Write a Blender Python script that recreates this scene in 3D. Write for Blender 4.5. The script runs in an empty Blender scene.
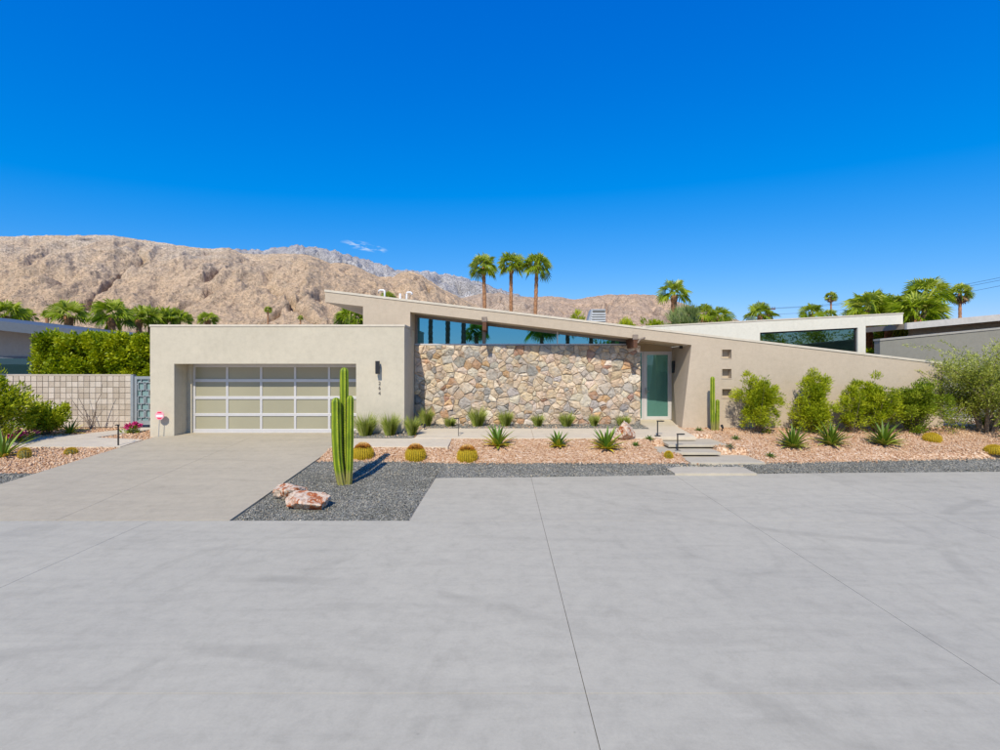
import bpy, bmesh, math, random
import numpy as np
from mathutils import Vector
from mathutils.geometry import tessellate_polygon

random.seed(7)
RNG = np.random.default_rng(11)
sc = bpy.context.scene
COL = sc.collection

# ------------------------------------------------------------------ camera
EYE, F, CX, HY = 2.63, 500.0, 502.5, 364.5      # eye height, focal length in photo pixels, vanishing point
cam_d = bpy.data.cameras.new('camera')
cam_d.sensor_width = 36.0
cam_d.lens = 36.0 * F / 1000.0
cam_d.shift_x = (500.0 - CX) / 1000.0
cam_d.shift_y = (HY - 375.0) / 1000.0
cam_d.clip_end = 60000
cam_d.clip_start = 0.05
cam = bpy.data.objects.new('camera', cam_d)
cam.location = (0, 0, EYE)
cam.rotation_euler = (math.radians(90), 0, 0)
COL.objects.link(cam)
sc.camera = cam

# ------------------------------------------------------------------ sun and sky
LD = Vector((0.21, 1.0, -1.05)).normalized()     # the way the sunlight travels
sun_el = math.asin(-LD.z)
sun_az = math.atan2(-LD.x, -LD.y)                # clockwise from +Y
world = bpy.data.worlds.new('World')
sc.world = world
world.use_nodes = True
wn, wl = world.node_tree.nodes, world.node_tree.links
wn.clear()
w_out = wn.new('ShaderNodeOutputWorld')
w_bg = wn.new('ShaderNodeBackground')
w_sky = wn.new('ShaderNodeTexSky')
w_sky.sky_type = 'NISHITA'
w_sky.sun_disc = False
w_sky.sun_elevation = sun_el
w_sky.sun_rotation = sun_az
w_sky.altitude = 150
w_sky.air_density = 1.0
w_sky.dust_density = 0.1
w_sky.ozone_density = 3.0
# the same tone curve over the whole sky: a deep, clear desert blue
w_mul = wn.new('ShaderNodeVectorMath'); w_mul.operation = 'SCALE'; w_mul.inputs['Scale'].default_value = 0.15
wl.new(w_sky.outputs[0], w_mul.inputs[0])
w_sep = wn.new('ShaderNodeSeparateColor'); wl.new(w_mul.outputs[0], w_sep.inputs[0])
w_com = wn.new('ShaderNodeCombineColor')
for ch, (gain, power, cut) in enumerate(((0.62, 1.5, 0.075), (0.6, 0.92, 0.0), (0.97, 0.42, 0.0))):
    pw_ = wn.new('ShaderNodeMath'); pw_.operation = 'POWER'; pw_.inputs[1].default_value = power
    ml_ = wn.new('ShaderNodeMath'); ml_.operation = 'MULTIPLY'; ml_.inputs[1].default_value = gain / 0.15
    wl.new(w_sep.outputs[ch], pw_.inputs[0]); wl.new(pw_.outputs[0], ml_.inputs[0])
    sb_ = wn.new('ShaderNodeMath'); sb_.operation = 'SUBTRACT'; sb_.inputs[1].default_value = cut / 0.15
    mx_ = wn.new('ShaderNodeMath'); mx_.operation = 'MAXIMUM'; mx_.inputs[1].default_value = 0.0
    wl.new(ml_.outputs[0], sb_.inputs[0]); wl.new(sb_.outputs[0], mx_.inputs[0]); wl.new(mx_.outputs[0], w_com.inputs[ch])
# one thin wisp of cloud over the granite peak, by compass direction
w_tc = wn.new('ShaderNodeTexCoord')
w_sx = wn.new('ShaderNodeSeparateXYZ'); wl.new(w_tc.outputs['Generated'], w_sx.inputs[0])
def wmath(op, a, b=None):
    n = wn.new('ShaderNodeMath'); n.operation = op
    for i, v in enumerate((a, b)):
        if v is None: continue
        if isinstance(v, (int, float)): n.inputs[i].default_value = v
        else: wl.new(v, n.inputs[i])
    return n.outputs[0]
yy = wmath('MAXIMUM', w_sx.outputs[1], 0.001)
uu = wmath('ADD', wmath('DIVIDE', w_sx.outputs[0], yy), 0.278)
vv = wmath('SUBTRACT', wmath('ADD', wmath('DIVIDE', w_sx.outputs[2], yy), wmath('MULTIPLY', uu, 0.17)), 0.236)
r2 = wmath('ADD', wmath('POWER', wmath('DIVIDE', wmath('ABSOLUTE', uu), 0.05), 2.0), wmath('POWER', wmath('DIVIDE', wmath('ABSOLUTE', vv), 0.011), 2.0))
fade = wmath('MAXIMUM', wmath('SUBTRACT', 1.0, r2), 0.0)
w_cv = wn.new('ShaderNodeCombineXYZ'); wl.new(wmath('MULTIPLY', uu, 30.0), w_cv.inputs[0]); wl.new(wmath('MULTIPLY', vv, 110.0), w_cv.inputs[1])
w_nz = wn.new('ShaderNodeTexNoise'); w_nz.inputs['Scale'].default_value = 1.3; w_nz.inputs['Detail'].default_value = 6; w_nz.inputs['Distortion'].default_value = 0.8
wl.new(w_cv.outputs[0], w_nz.inputs['Vector'])
cl = wmath('MULTIPLY', fade, wmath('MULTIPLY', wmath('MAXIMUM', wmath('SUBTRACT', w_nz.outputs[0], 0.47), 0.0), 4.5))
cl = wmath('MINIMUM', cl, 0.55)
w_mix = wn.new('ShaderNodeMix'); w_mix.data_type = 'RGBA'
wl.new(cl, w_mix.inputs[0]); wl.new(w_com.outputs[0], w_mix.inputs[6]); w_mix.inputs[7].default_value = (4.6, 5.4, 6.4, 1)
wl.new(w_mix.outputs[2], w_bg.inputs['Color'])
w_bg.inputs['Strength'].default_value = 0.15
wl.new(w_bg.outputs[0], w_out.inputs[0])

sun_d = bpy.data.lights.new('sun', 'SUN')
sun_d.energy = 4.6
sun_d.angle = math.radians(0.5)
sun_d.color = (1.0, 0.93, 0.8)
sun = bpy.data.objects.new('sun', sun_d)
sun.rotation_euler = LD.to_track_quat('-Z', 'Y').to_euler()
sun.location = (-10, -30, 40)
COL.objects.link(sun)

sc.view_settings.view_transform = 'Standard'
sc.view_settings.look = 'None'
sc.view_settings.exposure = 0.0
sc.view_settings.gamma = 1.0

# ------------------------------------------------------------------ helpers
def P(px, py, Y):
    return ((px - CX) * Y / F, Y, EYE - (py - HY) * Y / F)
def PX(px, Y): return (px - CX) * Y / F
def PZ(py, Y): return EYE - (py - HY) * Y / F

def tag(o, label=None, cat=None, group=None, kind=None):
    if label: o['label'] = label
    if cat: o['category'] = cat
    if group: o['group'] = group
    if kind: o['kind'] = kind
    return o

def empty(name, loc=(0, 0, 0), parent=None):
    o = bpy.data.objects.new(name, None)
    o.empty_display_size = 0.2
    COL.objects.link(o)
    o.location = loc
    if parent: o.parent = parent
    return o

def link(name, me, mat=None, parent=None, loc=None):
    o = bpy.data.objects.new(name, me)
    COL.objects.link(o)
    if mat and not me.materials: me.materials.append(mat)
    if loc is not None: o.location = loc
    if parent:
        o.parent = parent
    return o

def npmesh(name, V, Fc, attrs=None, smooth=False):
    """mesh from arrays; Fc is (m,k) with constant k"""
    V = np.asarray(V, dtype=np.float32); Fc = np.asarray(Fc, dtype=np.int32)
    me = bpy.data.meshes.new(name)
    m, k = Fc.shape
    me.vertices.add(len(V)); me.vertices.foreach_set('co', V.ravel())
    me.loops.add(m * k); me.loops.foreach_set('vertex_index', Fc.ravel())
    me.polygons.add(m)
    me.polygons.foreach_set('loop_start', np.arange(0, m * k, k, dtype=np.int32))
    me.polygons.foreach_set('loop_total', np.full(m, k, dtype=np.int32))
    if attrs:
        for an, av in attrs.items():
            a = me.attributes.new(an, 'FLOAT', 'POINT')
            a.data.foreach_set('value', np.asarray(av, dtype=np.float32))
    me.update(calc_edges=True)
    if smooth: me.polygons.foreach_set('use_smooth', np.ones(m, dtype=bool))
    return me

class MB:
    """collects shapes into one mesh"""
    def __init__(s): s.v = []; s.f = []
    def add(s, vs, fs):
        b = len(s.v); s.v += [tuple(v) for v in vs]; s.f += [tuple(i + b for i in f) for f in fs]; return s
    def box(s, x0, x1, y0, y1, z0, z1):
        vs = [(x, y, z) for z in (z0, z1) for y in (y0, y1) for x in (x0, x1)]
        return s.add(vs, [(0, 2, 3, 1), (4, 5, 7, 6), (0, 1, 5, 4), (2, 6, 7, 3), (0, 4, 6, 2), (1, 3, 7, 5)])
    def prism(s, outer, y0, y1, holes=()):
        """polygon in (x,z), extruded from y0 to y1 (outer counterclockwise seen from -y)"""
        loops = [list(outer)] + [list(h) for h in holes]
        flat = [p for l in loops for p in l]
        tris = tessellate_polygon([[Vector((p[0], p[1], 0)) for p in l] for l in loops])
        n = len(flat)
        vs = [(x, y0, z) for x, z in flat] + [(x, y1, z) for x, z in flat]
        fs = []
        for t in tris:
            a, b, c = [Vector(flat[i]) for i in t]
            cr = (b - a).cross(c - a)
            t = tuple(t) if cr > 0 else tuple(reversed(t))
            fs.append(t); fs.append(tuple(i + n for i in reversed(t)))
        o = 0
        for l in loops:
            m = len(l)
            for i in range(m):
                j = (i + 1) % m
                fs.append((o + i, o + i + n, o + j + n, o + j))
            o += m
        s.add(vs, fs); return s
    def tube(s, pts, rad, seg=8, cap=True):
        pts = [Vector(p) for p in pts]
        if not isinstance(rad, (list, tuple)): rad = [rad] * len(pts)
        rings = []; b = len(s.v)
        for i, p in enumerate(pts):
            d = (pts[min(i + 1, len(pts) - 1)] - pts[max(i - 1, 0)]).normalized()
            ref = Vector((0, 0, 1)) if abs(d.z) < 0.9 else Vector((1, 0, 0))
            u = d.cross(ref).normalized(); w = d.cross(u)
            for k in range(seg):
                a = 2 * math.pi * k / seg
                s.v.append(tuple(p + (u * math.cos(a) + w * math.sin(a)) * rad[i]))
        for i in range(len(pts) - 1):
            for k in range(seg):
                k2 = (k + 1) % seg
                s.f.append((b + i * seg + k, b + i * seg + k2, b + (i + 1) * seg + k2, b + (i + 1) * seg + k))
        if cap:
            s.f.append(tuple(b + k for k in range(seg))[::-1])
            s.f.append(tuple(b + (len(pts) - 1) * seg + k for k in range(seg)))
        return s
    def mesh(s, name):
        me = bpy.data.meshes.new(name); me.from_pydata(s.v, [], s.f); 
        bm = bmesh.new(); bm.from_mesh(me); bmesh.ops.recalc_face_normals(bm, faces=bm.faces); bm.to_mesh(me); bm.free()
        me.update(); return me
    def build(s, name, mat, parent=None, bevel=0.0, smooth=False):
        me = s.mesh(name)
        if smooth: me.polygons.foreach_set('use_smooth', np.ones(len(me.polygons), dtype=bool))
        o = link(name, me, mat, parent)
        if bevel:
            m = o.modifiers.new('bevel', 'BEVEL'); m.width = bevel; m.segments = 2; m.limit_method = 'ANGLE'; m.angle_limit = math.radians(40)
        return o

# numpy gradient noise
_perm = RNG.permutation(512).astype(np.int64)
_perm = np.concatenate([_perm, _perm, _perm])
def vnoise(x, y, seed=0):
    xi = np.floor(x).astype(np.int64); yi = np.floor(y).astype(np.int64)
    xf = x - xi; yf = y - yi
    u = xf * xf * xf * (xf * (xf * 6 - 15) + 10); v = yf * yf * yf * (yf * (yf * 6 - 15) + 10)
    def g(ix, iy, dx, dy):
        h = _perm[(_perm[(ix + seed * 17) & 511] + iy) & 511]
        a = h * (2 * math.pi / 512.0)
        return np.cos(a) * dx + np.sin(a) * dy
    n00 = g(xi, yi, xf, yf); n10 = g(xi + 1, yi, xf - 1, yf)
    n01 = g(xi, yi + 1, xf, yf - 1); n11 = g(xi + 1, yi + 1, xf - 1, yf - 1)
    return (n00 * (1 - u) + n10 * u) * (1 - v) + (n01 * (1 - u) + n11 * u) * v
def fbm(x, y, o=5, seed=0, gain=0.5):
    t = 0; a = 1.0
    for i in range(o):
        t = t + a * vnoise(x * 2 ** i, y * 2 ** i, seed + i * 3); a *= gain
    return t
def ridged(x, y, o=5, seed=0, gain=0.5):
    t = 0; a = 1.0
    for i in range(o):
        t = t + a * (1 - 2.2 * np.abs(vnoise(x * 2 ** i, y * 2 ** i, seed + i * 5))); a *= gain
    return t

# ------------------------------------------------------------------ materials
def nodes(name):
    m = bpy.data.materials.new(name); m.use_nodes = True
    nt = m.node_tree; b = nt.nodes['Principled BSDF']
    return m, nt, b
def N(nt, t, **kw):
    n = nt.nodes.new(t)
    for k, v in kw.items():
        if k in n.inputs: n.inputs[k].default_value = v
        else: setattr(n, k, v)
    return n
def coords(nt, scale=(1, 1, 1), world_pos=True):
    g = nt.nodes.new('ShaderNodeNewGeometry') if world_pos else nt.nodes.new('ShaderNodeTexCoord')
    mp = nt.nodes.new('ShaderNodeMapping'); mp.inputs['Scale'].default_value = scale
    nt.links.new(g.outputs['Position' if world_pos else 'Object'], mp.inputs['Vector'])
    return mp.outputs[0]
def ramp(nt, fac, stops):
    r = nt.nodes.new('ShaderNodeValToRGB')
    e = r.color_ramp.elements
    while len(e) < len(stops): e.new(0.5)
    for i, (p, c) in enumerate(stops):
        e[i].position = p; e[i].color = (c[0], c[1], c[2], 1)
    nt.links.new(fac, r.inputs[0]); return r.outputs[0]
def mixc(nt, fac, a, b, mode='MIX'):
    n = nt.nodes.new('ShaderNodeMix'); n.data_type = 'RGBA'; n.blend_type = mode
    for sock, v in ((n.inputs[0], fac), (n.inputs[6], a), (n.inputs[7], b)):
        if isinstance(v, (int, float)): sock.default_value = v
        elif isinstance(v, tuple): sock.default_value = (v[0], v[1], v[2], 1)
        else: nt.links.new(v, sock)
    return n.outputs[2]
def bump(nt, b, h, strength=0.3, dist=0.02):
    n = nt.nodes.new('ShaderNodeBump'); n.inputs['Strength'].default_value = strength; n.inputs['Distance'].default_value = dist
    nt.links.new(h, n.inputs['Height']); nt.links.new(n.outputs[0], b.inputs['Normal']); return n
def sc3(c, k): return (c[0] * k, c[1] * k, c[2] * k)

def m_plain(name, col, rough=0.5, metal=0.0, vary=0.08, scale=6.0):
    m, nt, b = nodes(name)
    n = N(nt, 'ShaderNodeTexNoise', Scale=scale, Detail=4.0); nt.links.new(coords(nt), n.inputs['Vector'])
    c = ramp(nt, n.outputs[0], [(0.3, sc3(col, 1 - vary)), (0.7, sc3(col, 1 + vary))])
    nt.links.new(c, b.inputs['Base Color'])
    b.inputs['Roughness'].default_value = rough; b.inputs['Metallic'].default_value = metal
    return m

def m_stucco(name, col, vary=0.05, streak=0.05):
    m, nt, b = nodes(name)
    co = coords(nt)
    n1 = N(nt, 'ShaderNodeTexNoise', Scale=0.9, Detail=5.0, Roughness=0.6); nt.links.new(co, n1.inputs['Vector'])
    n2 = N(nt, 'ShaderNodeTexNoise', Scale=1.0, Detail=3.0); nt.links.new(coords(nt, (7, 7, 0.6)), n2.inputs['Vector'])
    n3 = N(nt, 'ShaderNodeTexNoise', Scale=55.0, Detail=4.0, Roughness=0.65); nt.links.new(co, n3.inputs['Vector'])
    c1 = ramp(nt, n1.outputs[0], [(0.3, sc3(col, 1 - vary)), (0.7, sc3(col, 1 + vary))])
    c2 = ramp(nt, n2.outputs[0], [(0.25, (1 - streak * .35,) * 3), (0.6, (1, 1, 1))])
    c3 = ramp(nt, n3.outputs[0], [(0.3, (0.93, 0.93, 0.93)), (0.7, (1.05, 1.05, 1.05))])
    c = mixc(nt, 1.0, mixc(nt, 1.0, c1, c2, 'MULTIPLY'), c3, 'MULTIPLY')
    n4 = N(nt, 'ShaderNodeTexNoise', Scale=7.0, Detail=7.0, Roughness=0.7); nt.links.new(co, n4.inputs['Vector'])
    c = mixc(nt, 1.0, c, ramp(nt, n4.outputs[0], [(0.32, (0.94, 0.935, 0.925)), (0.5, (1, 1, 1)), (0.68, (1.05, 1.045, 1.04))]), 'MULTIPLY')
    nt.links.new(c, b.inputs['Base Color']); b.inputs['Roughness'].default_value = 0.92
    b.inputs['Specular IOR Level'].default_value = 0.2
    bump(nt, b, n3.outputs[0], 0.45, 0.012)
    return m

def m_concrete(name, col, marks=0.5, warm=None):
    m, nt, b = nodes(name)
    co = coords(nt)
    big = N(nt, 'ShaderNodeTexNoise', Scale=0.28, Detail=6.0, Roughness=0.6, Distortion=0.6); nt.links.new(co, big.inputs['Vector'])
    drag = N(nt, 'ShaderNodeTexNoise', Scale=1.0, Detail=6.0, Roughness=0.66, Distortion=0.9); nt.links.new(coords(nt, (0.5, 3.6, 1)), drag.inputs['Vector'])
    fine = N(nt, 'ShaderNodeTexNoise', Scale=38.0, Detail=5.0, Roughness=0.7); nt.links.new(co, fine.inputs['Vector'])
    grit = N(nt, 'ShaderNodeTexNoise', Scale=260.0, Detail=2.0); nt.links.new(co, grit.inputs['Vector'])
    wav = N(nt, 'ShaderNodeTexNoise', Scale=0.9, Detail=7.0, Roughness=0.55, Distortion=2.5); nt.links.new(coords(nt, (1, 0.55, 1)), wav.inputs['Vector'])
    c = ramp(nt, big.outputs[0], [(0.25, sc3(col, 0.94)), (0.5, col), (0.78, sc3(col, 1.05))])
    c = mixc(nt, 1.0, c, ramp(nt, drag.outputs[0], [(0.28, (0.91, 0.91, 0.91)), (0.5, (1, 1, 1)), (0.75, (1.04, 1.04, 1.035))]), 'MULTIPLY')
    st = ramp(nt, wav.outputs[0], [(0.3, (1 - 0.09 * marks,) * 3), (0.46, (1, 1, 1)), (0.62, (1, 1, 1)), (0.8, (1 + 0.05 * marks,) * 3)])
    c = mixc(nt, 1.0, c, st, 'MULTIPLY')
    c = mixc(nt, 1.0, c, ramp(nt, fine.outputs[0], [(0.3, (0.95, 0.95, 0.945)), (0.7, (1.04, 1.04, 1.04))]), 'MULTIPLY')
    c = mixc(nt, 1.0, c, ramp(nt, grit.outputs[0], [(0.3, (0.9, 0.9, 0.9)), (0.7, (1.08, 1.08, 1.08))]), 'MULTIPLY')
    if warm:
        c = mixc(nt, ramp(nt, drag.outputs[0], [(0.45, (0, 0, 0)), (0.8, (0.5, 0.5, 0.5))]), c, warm)
    mid = N(nt, 'ShaderNodeTexNoise', Scale=5.0, Detail=9.0, Roughness=0.78, Distortion=0.3); nt.links.new(co, mid.inputs['Vector'])
    c = mixc(nt, 1.0, c, ramp(nt, mid.outputs[0], [(0.28, (0.88, 0.88, 0.875)), (0.5, (1, 1, 1)), (0.72, (1.08, 1.08, 1.07))]), 'MULTIPLY')
    sp = N(nt, 'ShaderNodeTexVoronoi', Scale=2.6); nt.links.new(co, sp.inputs['Vector'])
    c = mixc(nt, ramp(nt, sp.outputs['Distance'], [(0.015, (0.3 * marks,) * 3), (0.035, (0, 0, 0))]), c, sc3(col, 0.45))
    nt.links.new(c, b.inputs['Base Color'])
    rr = ramp(nt, big.outputs[0], [(0.3, (0.62,) * 3), (0.7, (0.85,) * 3)])
    nt.links.new(rr, b.inputs['Roughness'])
    b.inputs['Specular IOR Level'].default_value = 0.3
    bump(nt, b, fine.outputs[0], 0.18, 0.006)
    return m

def m_tyre_street(name, col):
    """street concrete: light grey with curved tyre scuffs"""
    m = m_concrete(name, col, 1.0)
    nt = m.node_tree; b = nt.nodes['Principled BSDF']
    old = b.inputs['Base Color'].links[0].from_socket
    acc = old
    for (cx, cy, r0, r1, ph) in ((7.5, 15.0, 7.0, 0.19, 1.0), (-3.2, -1.0, 6.4, 0.2, 2.0), (12.0, 3.5, 6.0, 0.2, 3.0)):
        g = nt.nodes.new('ShaderNodeNewGeometry')
        sub = N(nt, 'ShaderNodeVectorMath', operation='SUBTRACT'); sub.inputs[1].default_value = (cx, cy, 0)
        nt.links.new(g.outputs['Position'], sub.inputs[0])
        ln = N(nt, 'ShaderNodeVectorMath', operation='LENGTH'); nt.links.new(sub.outputs[0], ln.inputs[0])
        d1 = N(nt, 'ShaderNodeMath', operation='SUBTRACT'); nt.links.new(ln.outputs['Value'], d1.inputs[0]); d1.inputs[1].default_value = r0
        ab = N(nt, 'ShaderNodeMath', operation='ABSOLUTE'); nt.links.new(d1.outputs[0], ab.inputs[0])
        d2 = N(nt, 'ShaderNodeMath', operation='SUBTRACT'); nt.links.new(ab.outputs[0], d2.inputs[0]); d2.inputs[1].default_value = 0.75
        a2 = N(nt, 'ShaderNodeMath', operation='ABSOLUTE'); nt.links.new(d2.outputs[0], a2.inputs[0])
        band = ramp(nt, a2.outputs[0], [(0.0, (1, 1, 1)), (0.07, (0.8, 0.8, 0.8)), (0.13, (0, 0, 0))])
        nz = N(nt, 'ShaderNodeTexNoise', Scale=0.6, Detail=5.0, Roughness=0.65); nt.links.new(coords(nt, (1, 1, 1)), nz.inputs['Vector'])
        msk = mixc(nt, 1.0, band, ramp(nt, nz.outputs[0], [(0.44, (0, 0, 0)), (0.64, (0.4, 0.4, 0.4))]), 'MULTIPLY')
        acc = mixc(nt, msk, acc, sc3(col, 0.62))
    nt.links.new(acc, b.inputs['Base Color'])
    return m

def m_attr(name, stops, rough=0.8, attr='rnd', bump_scale=0, trans=0.0, sheen=0):
    """colour from a per-piece random value"""
    m, nt, b = nodes(name)
    a = N(nt, 'ShaderNodeAttribute', attribute_name=attr)
    c = ramp(nt, a.outputs['Fac'], stops)
    nt.links.new(c, b.inputs['Base Color']); b.inputs['Roughness'].default_value = rough
    b.inputs['Specular IOR Level'].default_value = 0.3
    if bump_scale:
        n = N(nt, 'ShaderNodeTexNoise', Scale=bump_scale, Detail=3.0); nt.links.new(coords(nt), n.inputs['Vector'])
        bump(nt, b, n.outputs[0], 0.4, 0.01)
    if trans:
        t = nt.nodes.new('ShaderNodeBsdfTranslucent'); nt.links.new(mixc(nt, 1.0, c, (1.15, 1.1, 0.55), 'MULTIPLY'), t.inputs['Color'])
        mx = nt.nodes.new('ShaderNodeMixShader'); mx.inputs[0].default_value = trans
        nt.links.new(b.outputs[0], mx.inputs[1]); nt.links.new(t.outputs[0], mx.inputs[2])
        nt.links.new(mx.outputs[0], nt.nodes['Material Output'].inputs['Surface'])
    return m

def m_gravel(name, stops, scale):
    m, nt, b = nodes(name)
    v = N(nt, 'ShaderNodeTexVoronoi', Scale=scale); nt.links.new(coords(nt), v.inputs['Vector'])
    sep = nt.nodes.new('ShaderNodeSeparateColor'); nt.links.new(v.outputs['Color'], sep.inputs[0])
    c = ramp(nt, sep.outputs[0], stops)
    nt.links.new(c, b.inputs['Base Color']); b.inputs['Roughness'].default_value = 0.9
    inv = N(nt, 'ShaderNodeMath', operation='SUBTRACT'); inv.inputs[0].default_value = 1.0
    nt.links.new(v.outputs['Distance'], inv.inputs[1])
    bump(nt, b, inv.outputs[0], 0.9, 0.5 / scale)
    return m

def m_glass(name, tint, refl, trans, mixf=0.5, film=0.0):
    m = bpy.data.materials.new(name); m.use_nodes = True
    nt = m.node_tree; nt.nodes.remove(nt.nodes['Principled BSDF'])
    g = nt.nodes.new('ShaderNodeBsdfGlossy'); g.inputs['Roughness'].default_value = 0.015; g.inputs['Color'].default_value = (*refl, 1)
    t = nt.nodes.new('ShaderNodeBsdfTransparent'); t.inputs['Color'].default_value = (*trans, 1)
    mx = nt.nodes.new('ShaderNodeMixShader'); mx.inputs[0].default_value = mixf
    n = N(nt, 'ShaderNodeTexNoise', Scale=0.5, Detail=1.0); nt.links.new(coords(nt), n.inputs['Vector'])
    bp = nt.nodes.new('ShaderNodeBump'); bp.inputs['Strength'].default_value = 0.04; bp.inputs['Distance'].default_value = 0.05
    nt.links.new(n.outputs[0], bp.inputs['Height']); nt.links.new(bp.outputs[0], g.inputs['Normal'])
    nt.links.new(t.outputs[0], mx.inputs[1]); nt.links.new(g.outputs[0], mx.inputs[2])
    last = mx
    if film:
        d = nt.nodes.new('ShaderNodeBsdfDiffuse'); d.inputs['Color'].default_value = (*tint, 1)
        last = nt.nodes.new('ShaderNodeMixShader'); last.inputs[0].default_value = film
        nt.links.new(mx.outputs[0], last.inputs[1]); nt.links.new(d.outputs[0], last.inputs[2])
    nt.links.new(last.outputs[0], nt.nodes['Material Output'].inputs['Surface'])
    return m

def m_stone(name, attr=False):
    m, nt, b = nodes(name)
    oi = N(nt, 'ShaderNodeAttribute', attribute_name='tone') if attr else nt.nodes.new('ShaderNodeObjectInfo')
    co = coords(nt)
    n1 = N(nt, 'ShaderNodeTexNoise', Scale=9.0, Detail=6.0, Roughness=0.65, Distortion=0.5); nt.links.new(co, n1.inputs['Vector'])
    n2 = N(nt, 'ShaderNodeTexNoise', Scale=3.2, Detail=3.0); nt.links.new(co, n2.inputs['Vector'])
    c = mixc(nt, 1.0, oi.outputs['Color'], ramp(nt, n1.outputs[0], [(0.25, (0.5, 0.48, 0.46)), (0.5, (1, 1, 1)), (0.75, (1.28, 1.26, 1.22))]), 'MULTIPLY')
    c = mixc(nt, ramp(nt, n2.outputs[0], [(0.52, (0, 0, 0)), (0.7, (0.25, 0.25, 0.25))]), c, (0.45, 0.27, 0.14))
    n5 = N(nt, 'ShaderNodeTexNoise', Scale=4.1, Detail=4.0, Roughness=.6); nt.links.new(coords(nt, (1, 1, 1.4)), n5.inputs['Vector'])
    c = mixc(nt, ramp(nt, n5.outputs[0], [(0.52, (0, 0, 0)), (0.66, (0.5, 0.5, 0.5))]), c, (0.4, 0.37, 0.33))
    nt.links.new(c, b.inputs['Base Color']); b.inputs['Roughness'].default_value = 0.9
    b.inputs['Specular IOR Level'].default_value = 0.2
    bump(nt, b, n1.outputs[0], 0.6, 0.03)
    return m

def m_boulder(name):
    m, nt, b = nodes(name)
    co = coords(nt)
    n1 = N(nt, 'ShaderNodeTexNoise', Scale=3.6, Detail=8.0, Roughness=0.72, Distortion=0.8); nt.links.new(co, n1.inputs['Vector'])
    n2 = N(nt, 'ShaderNodeTexNoise', Scale=14.0, Detail=5.0, Roughness=0.7); nt.links.new(co, n2.inputs['Vector'])
    c = ramp(nt, n1.outputs[0], [(0.3, (0.22, 0.15, 0.12)), (0.4, (0.55, 0.33, 0.2)), (0.45, (0.66, 0.53, 0.4)), (0.53, (0.62, 0.47, 0.34)), (0.56, (0.46, 0.14, 0.035)), (0.66, (0.26, 0.06, 0.025))])
    c = mixc(nt, 1.0, c, ramp(nt, n2.outputs[0], [(0.3, (0.6, 0.58, 0.58)), (0.55, (1, 1, 1)), (0.75, (1.3, 1.3, 1.3))]), 'MULTIPLY')
    nt.links.new(c, b.inputs['Base Color']); b.inputs['Roughness'].default_value = 0.85
    bump(nt, b, n2.outputs[0], 0.7, 0.03)
    return m

def m_mountain(name, base, dark, light, scale, shrub=0.5):
    m, nt, b = nodes(name)
    co = coords(nt, (scale,) * 3)
    n1 = N(nt, 'ShaderNodeTexNoise', Scale=6.0, Detail=9.0, Roughness=0.68); nt.links.new(co, n1.inputs['Vector'])
    n2 = N(nt, 'ShaderNodeTexNoise', Scale=55.0, Detail=6.0, Roughness=0.75); nt.links.new(co, n2.inputs['Vector'])
    n6 = N(nt, 'ShaderNodeTexNoise', Scale=20.0, Detail=7.0, Roughness=0.75, Distortion=0.4); nt.links.new(co, n6.inputs['Vector'])
    n4 = N(nt, 'ShaderNodeTexNoise', Scale=1.4, Detail=4.0, Roughness=0.6); nt.links.new(co, n4.inputs['Vector'])
    v = N(nt, 'ShaderNodeTexVoronoi', Scale=34.0); nt.links.new(co, v.inputs['Vector'])
    at = N(nt, 'ShaderNodeAttribute', attribute_name='rock')
    c = ramp(nt, n1.outputs[0], [(0.3, (base[0] * .66, base[1] * .72, base[2] * .8)), (0.48, base), (0.7, sc3(base, 1.15))])
    rk = ramp(nt, n2.outputs[0], [(0.36, dark), (0.5, sc3(light, 0.85)), (0.66, sc3(light, 1.2))])
    rm = N(nt, 'ShaderNodeMath', operation='MULTIPLY'); nt.links.new(at.outputs['Fac'], rm.inputs[0])
    nt.links.new(ramp(nt, n4.outputs[0], [(0.4, (0.35,) * 3), (0.6, (1, 1, 1))]), rm.inputs[1])
    c = mixc(nt, rm.outputs[0], c, rk)
    c = mixc(nt, 1.0, c, ramp(nt, n2.outputs[0], [(0.3, (0.62, 0.58, 0.56)), (0.5, (1, 1, 1)), (0.72, (1.25, 1.25, 1.25))]), 'MULTIPLY')
    c = mixc(nt, 1.0, c, ramp(nt, n6.outputs[0], [(0.32, (0.45, 0.42, 0.41)), (0.47, (1, 1, 1)), (0.66, (1.3, 1.28, 1.26))]), 'MULTIPLY')
    sh = ramp(nt, v.outputs['Distance'], [(0.14, (shrub,) * 3), (0.32, (0, 0, 0))])
    c = mixc(nt, sh, c, (0.1, 0.085, 0.05))
    nt.links.new(c, b.inputs['Base Color']); b.inputs['Roughness'].default_value = 1.0
    b.inputs['Specular IOR Level'].default_value = 0.0
    bump(nt, b, n6.outputs[0], 1.0, 0.03 / scale)
    return m

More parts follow.
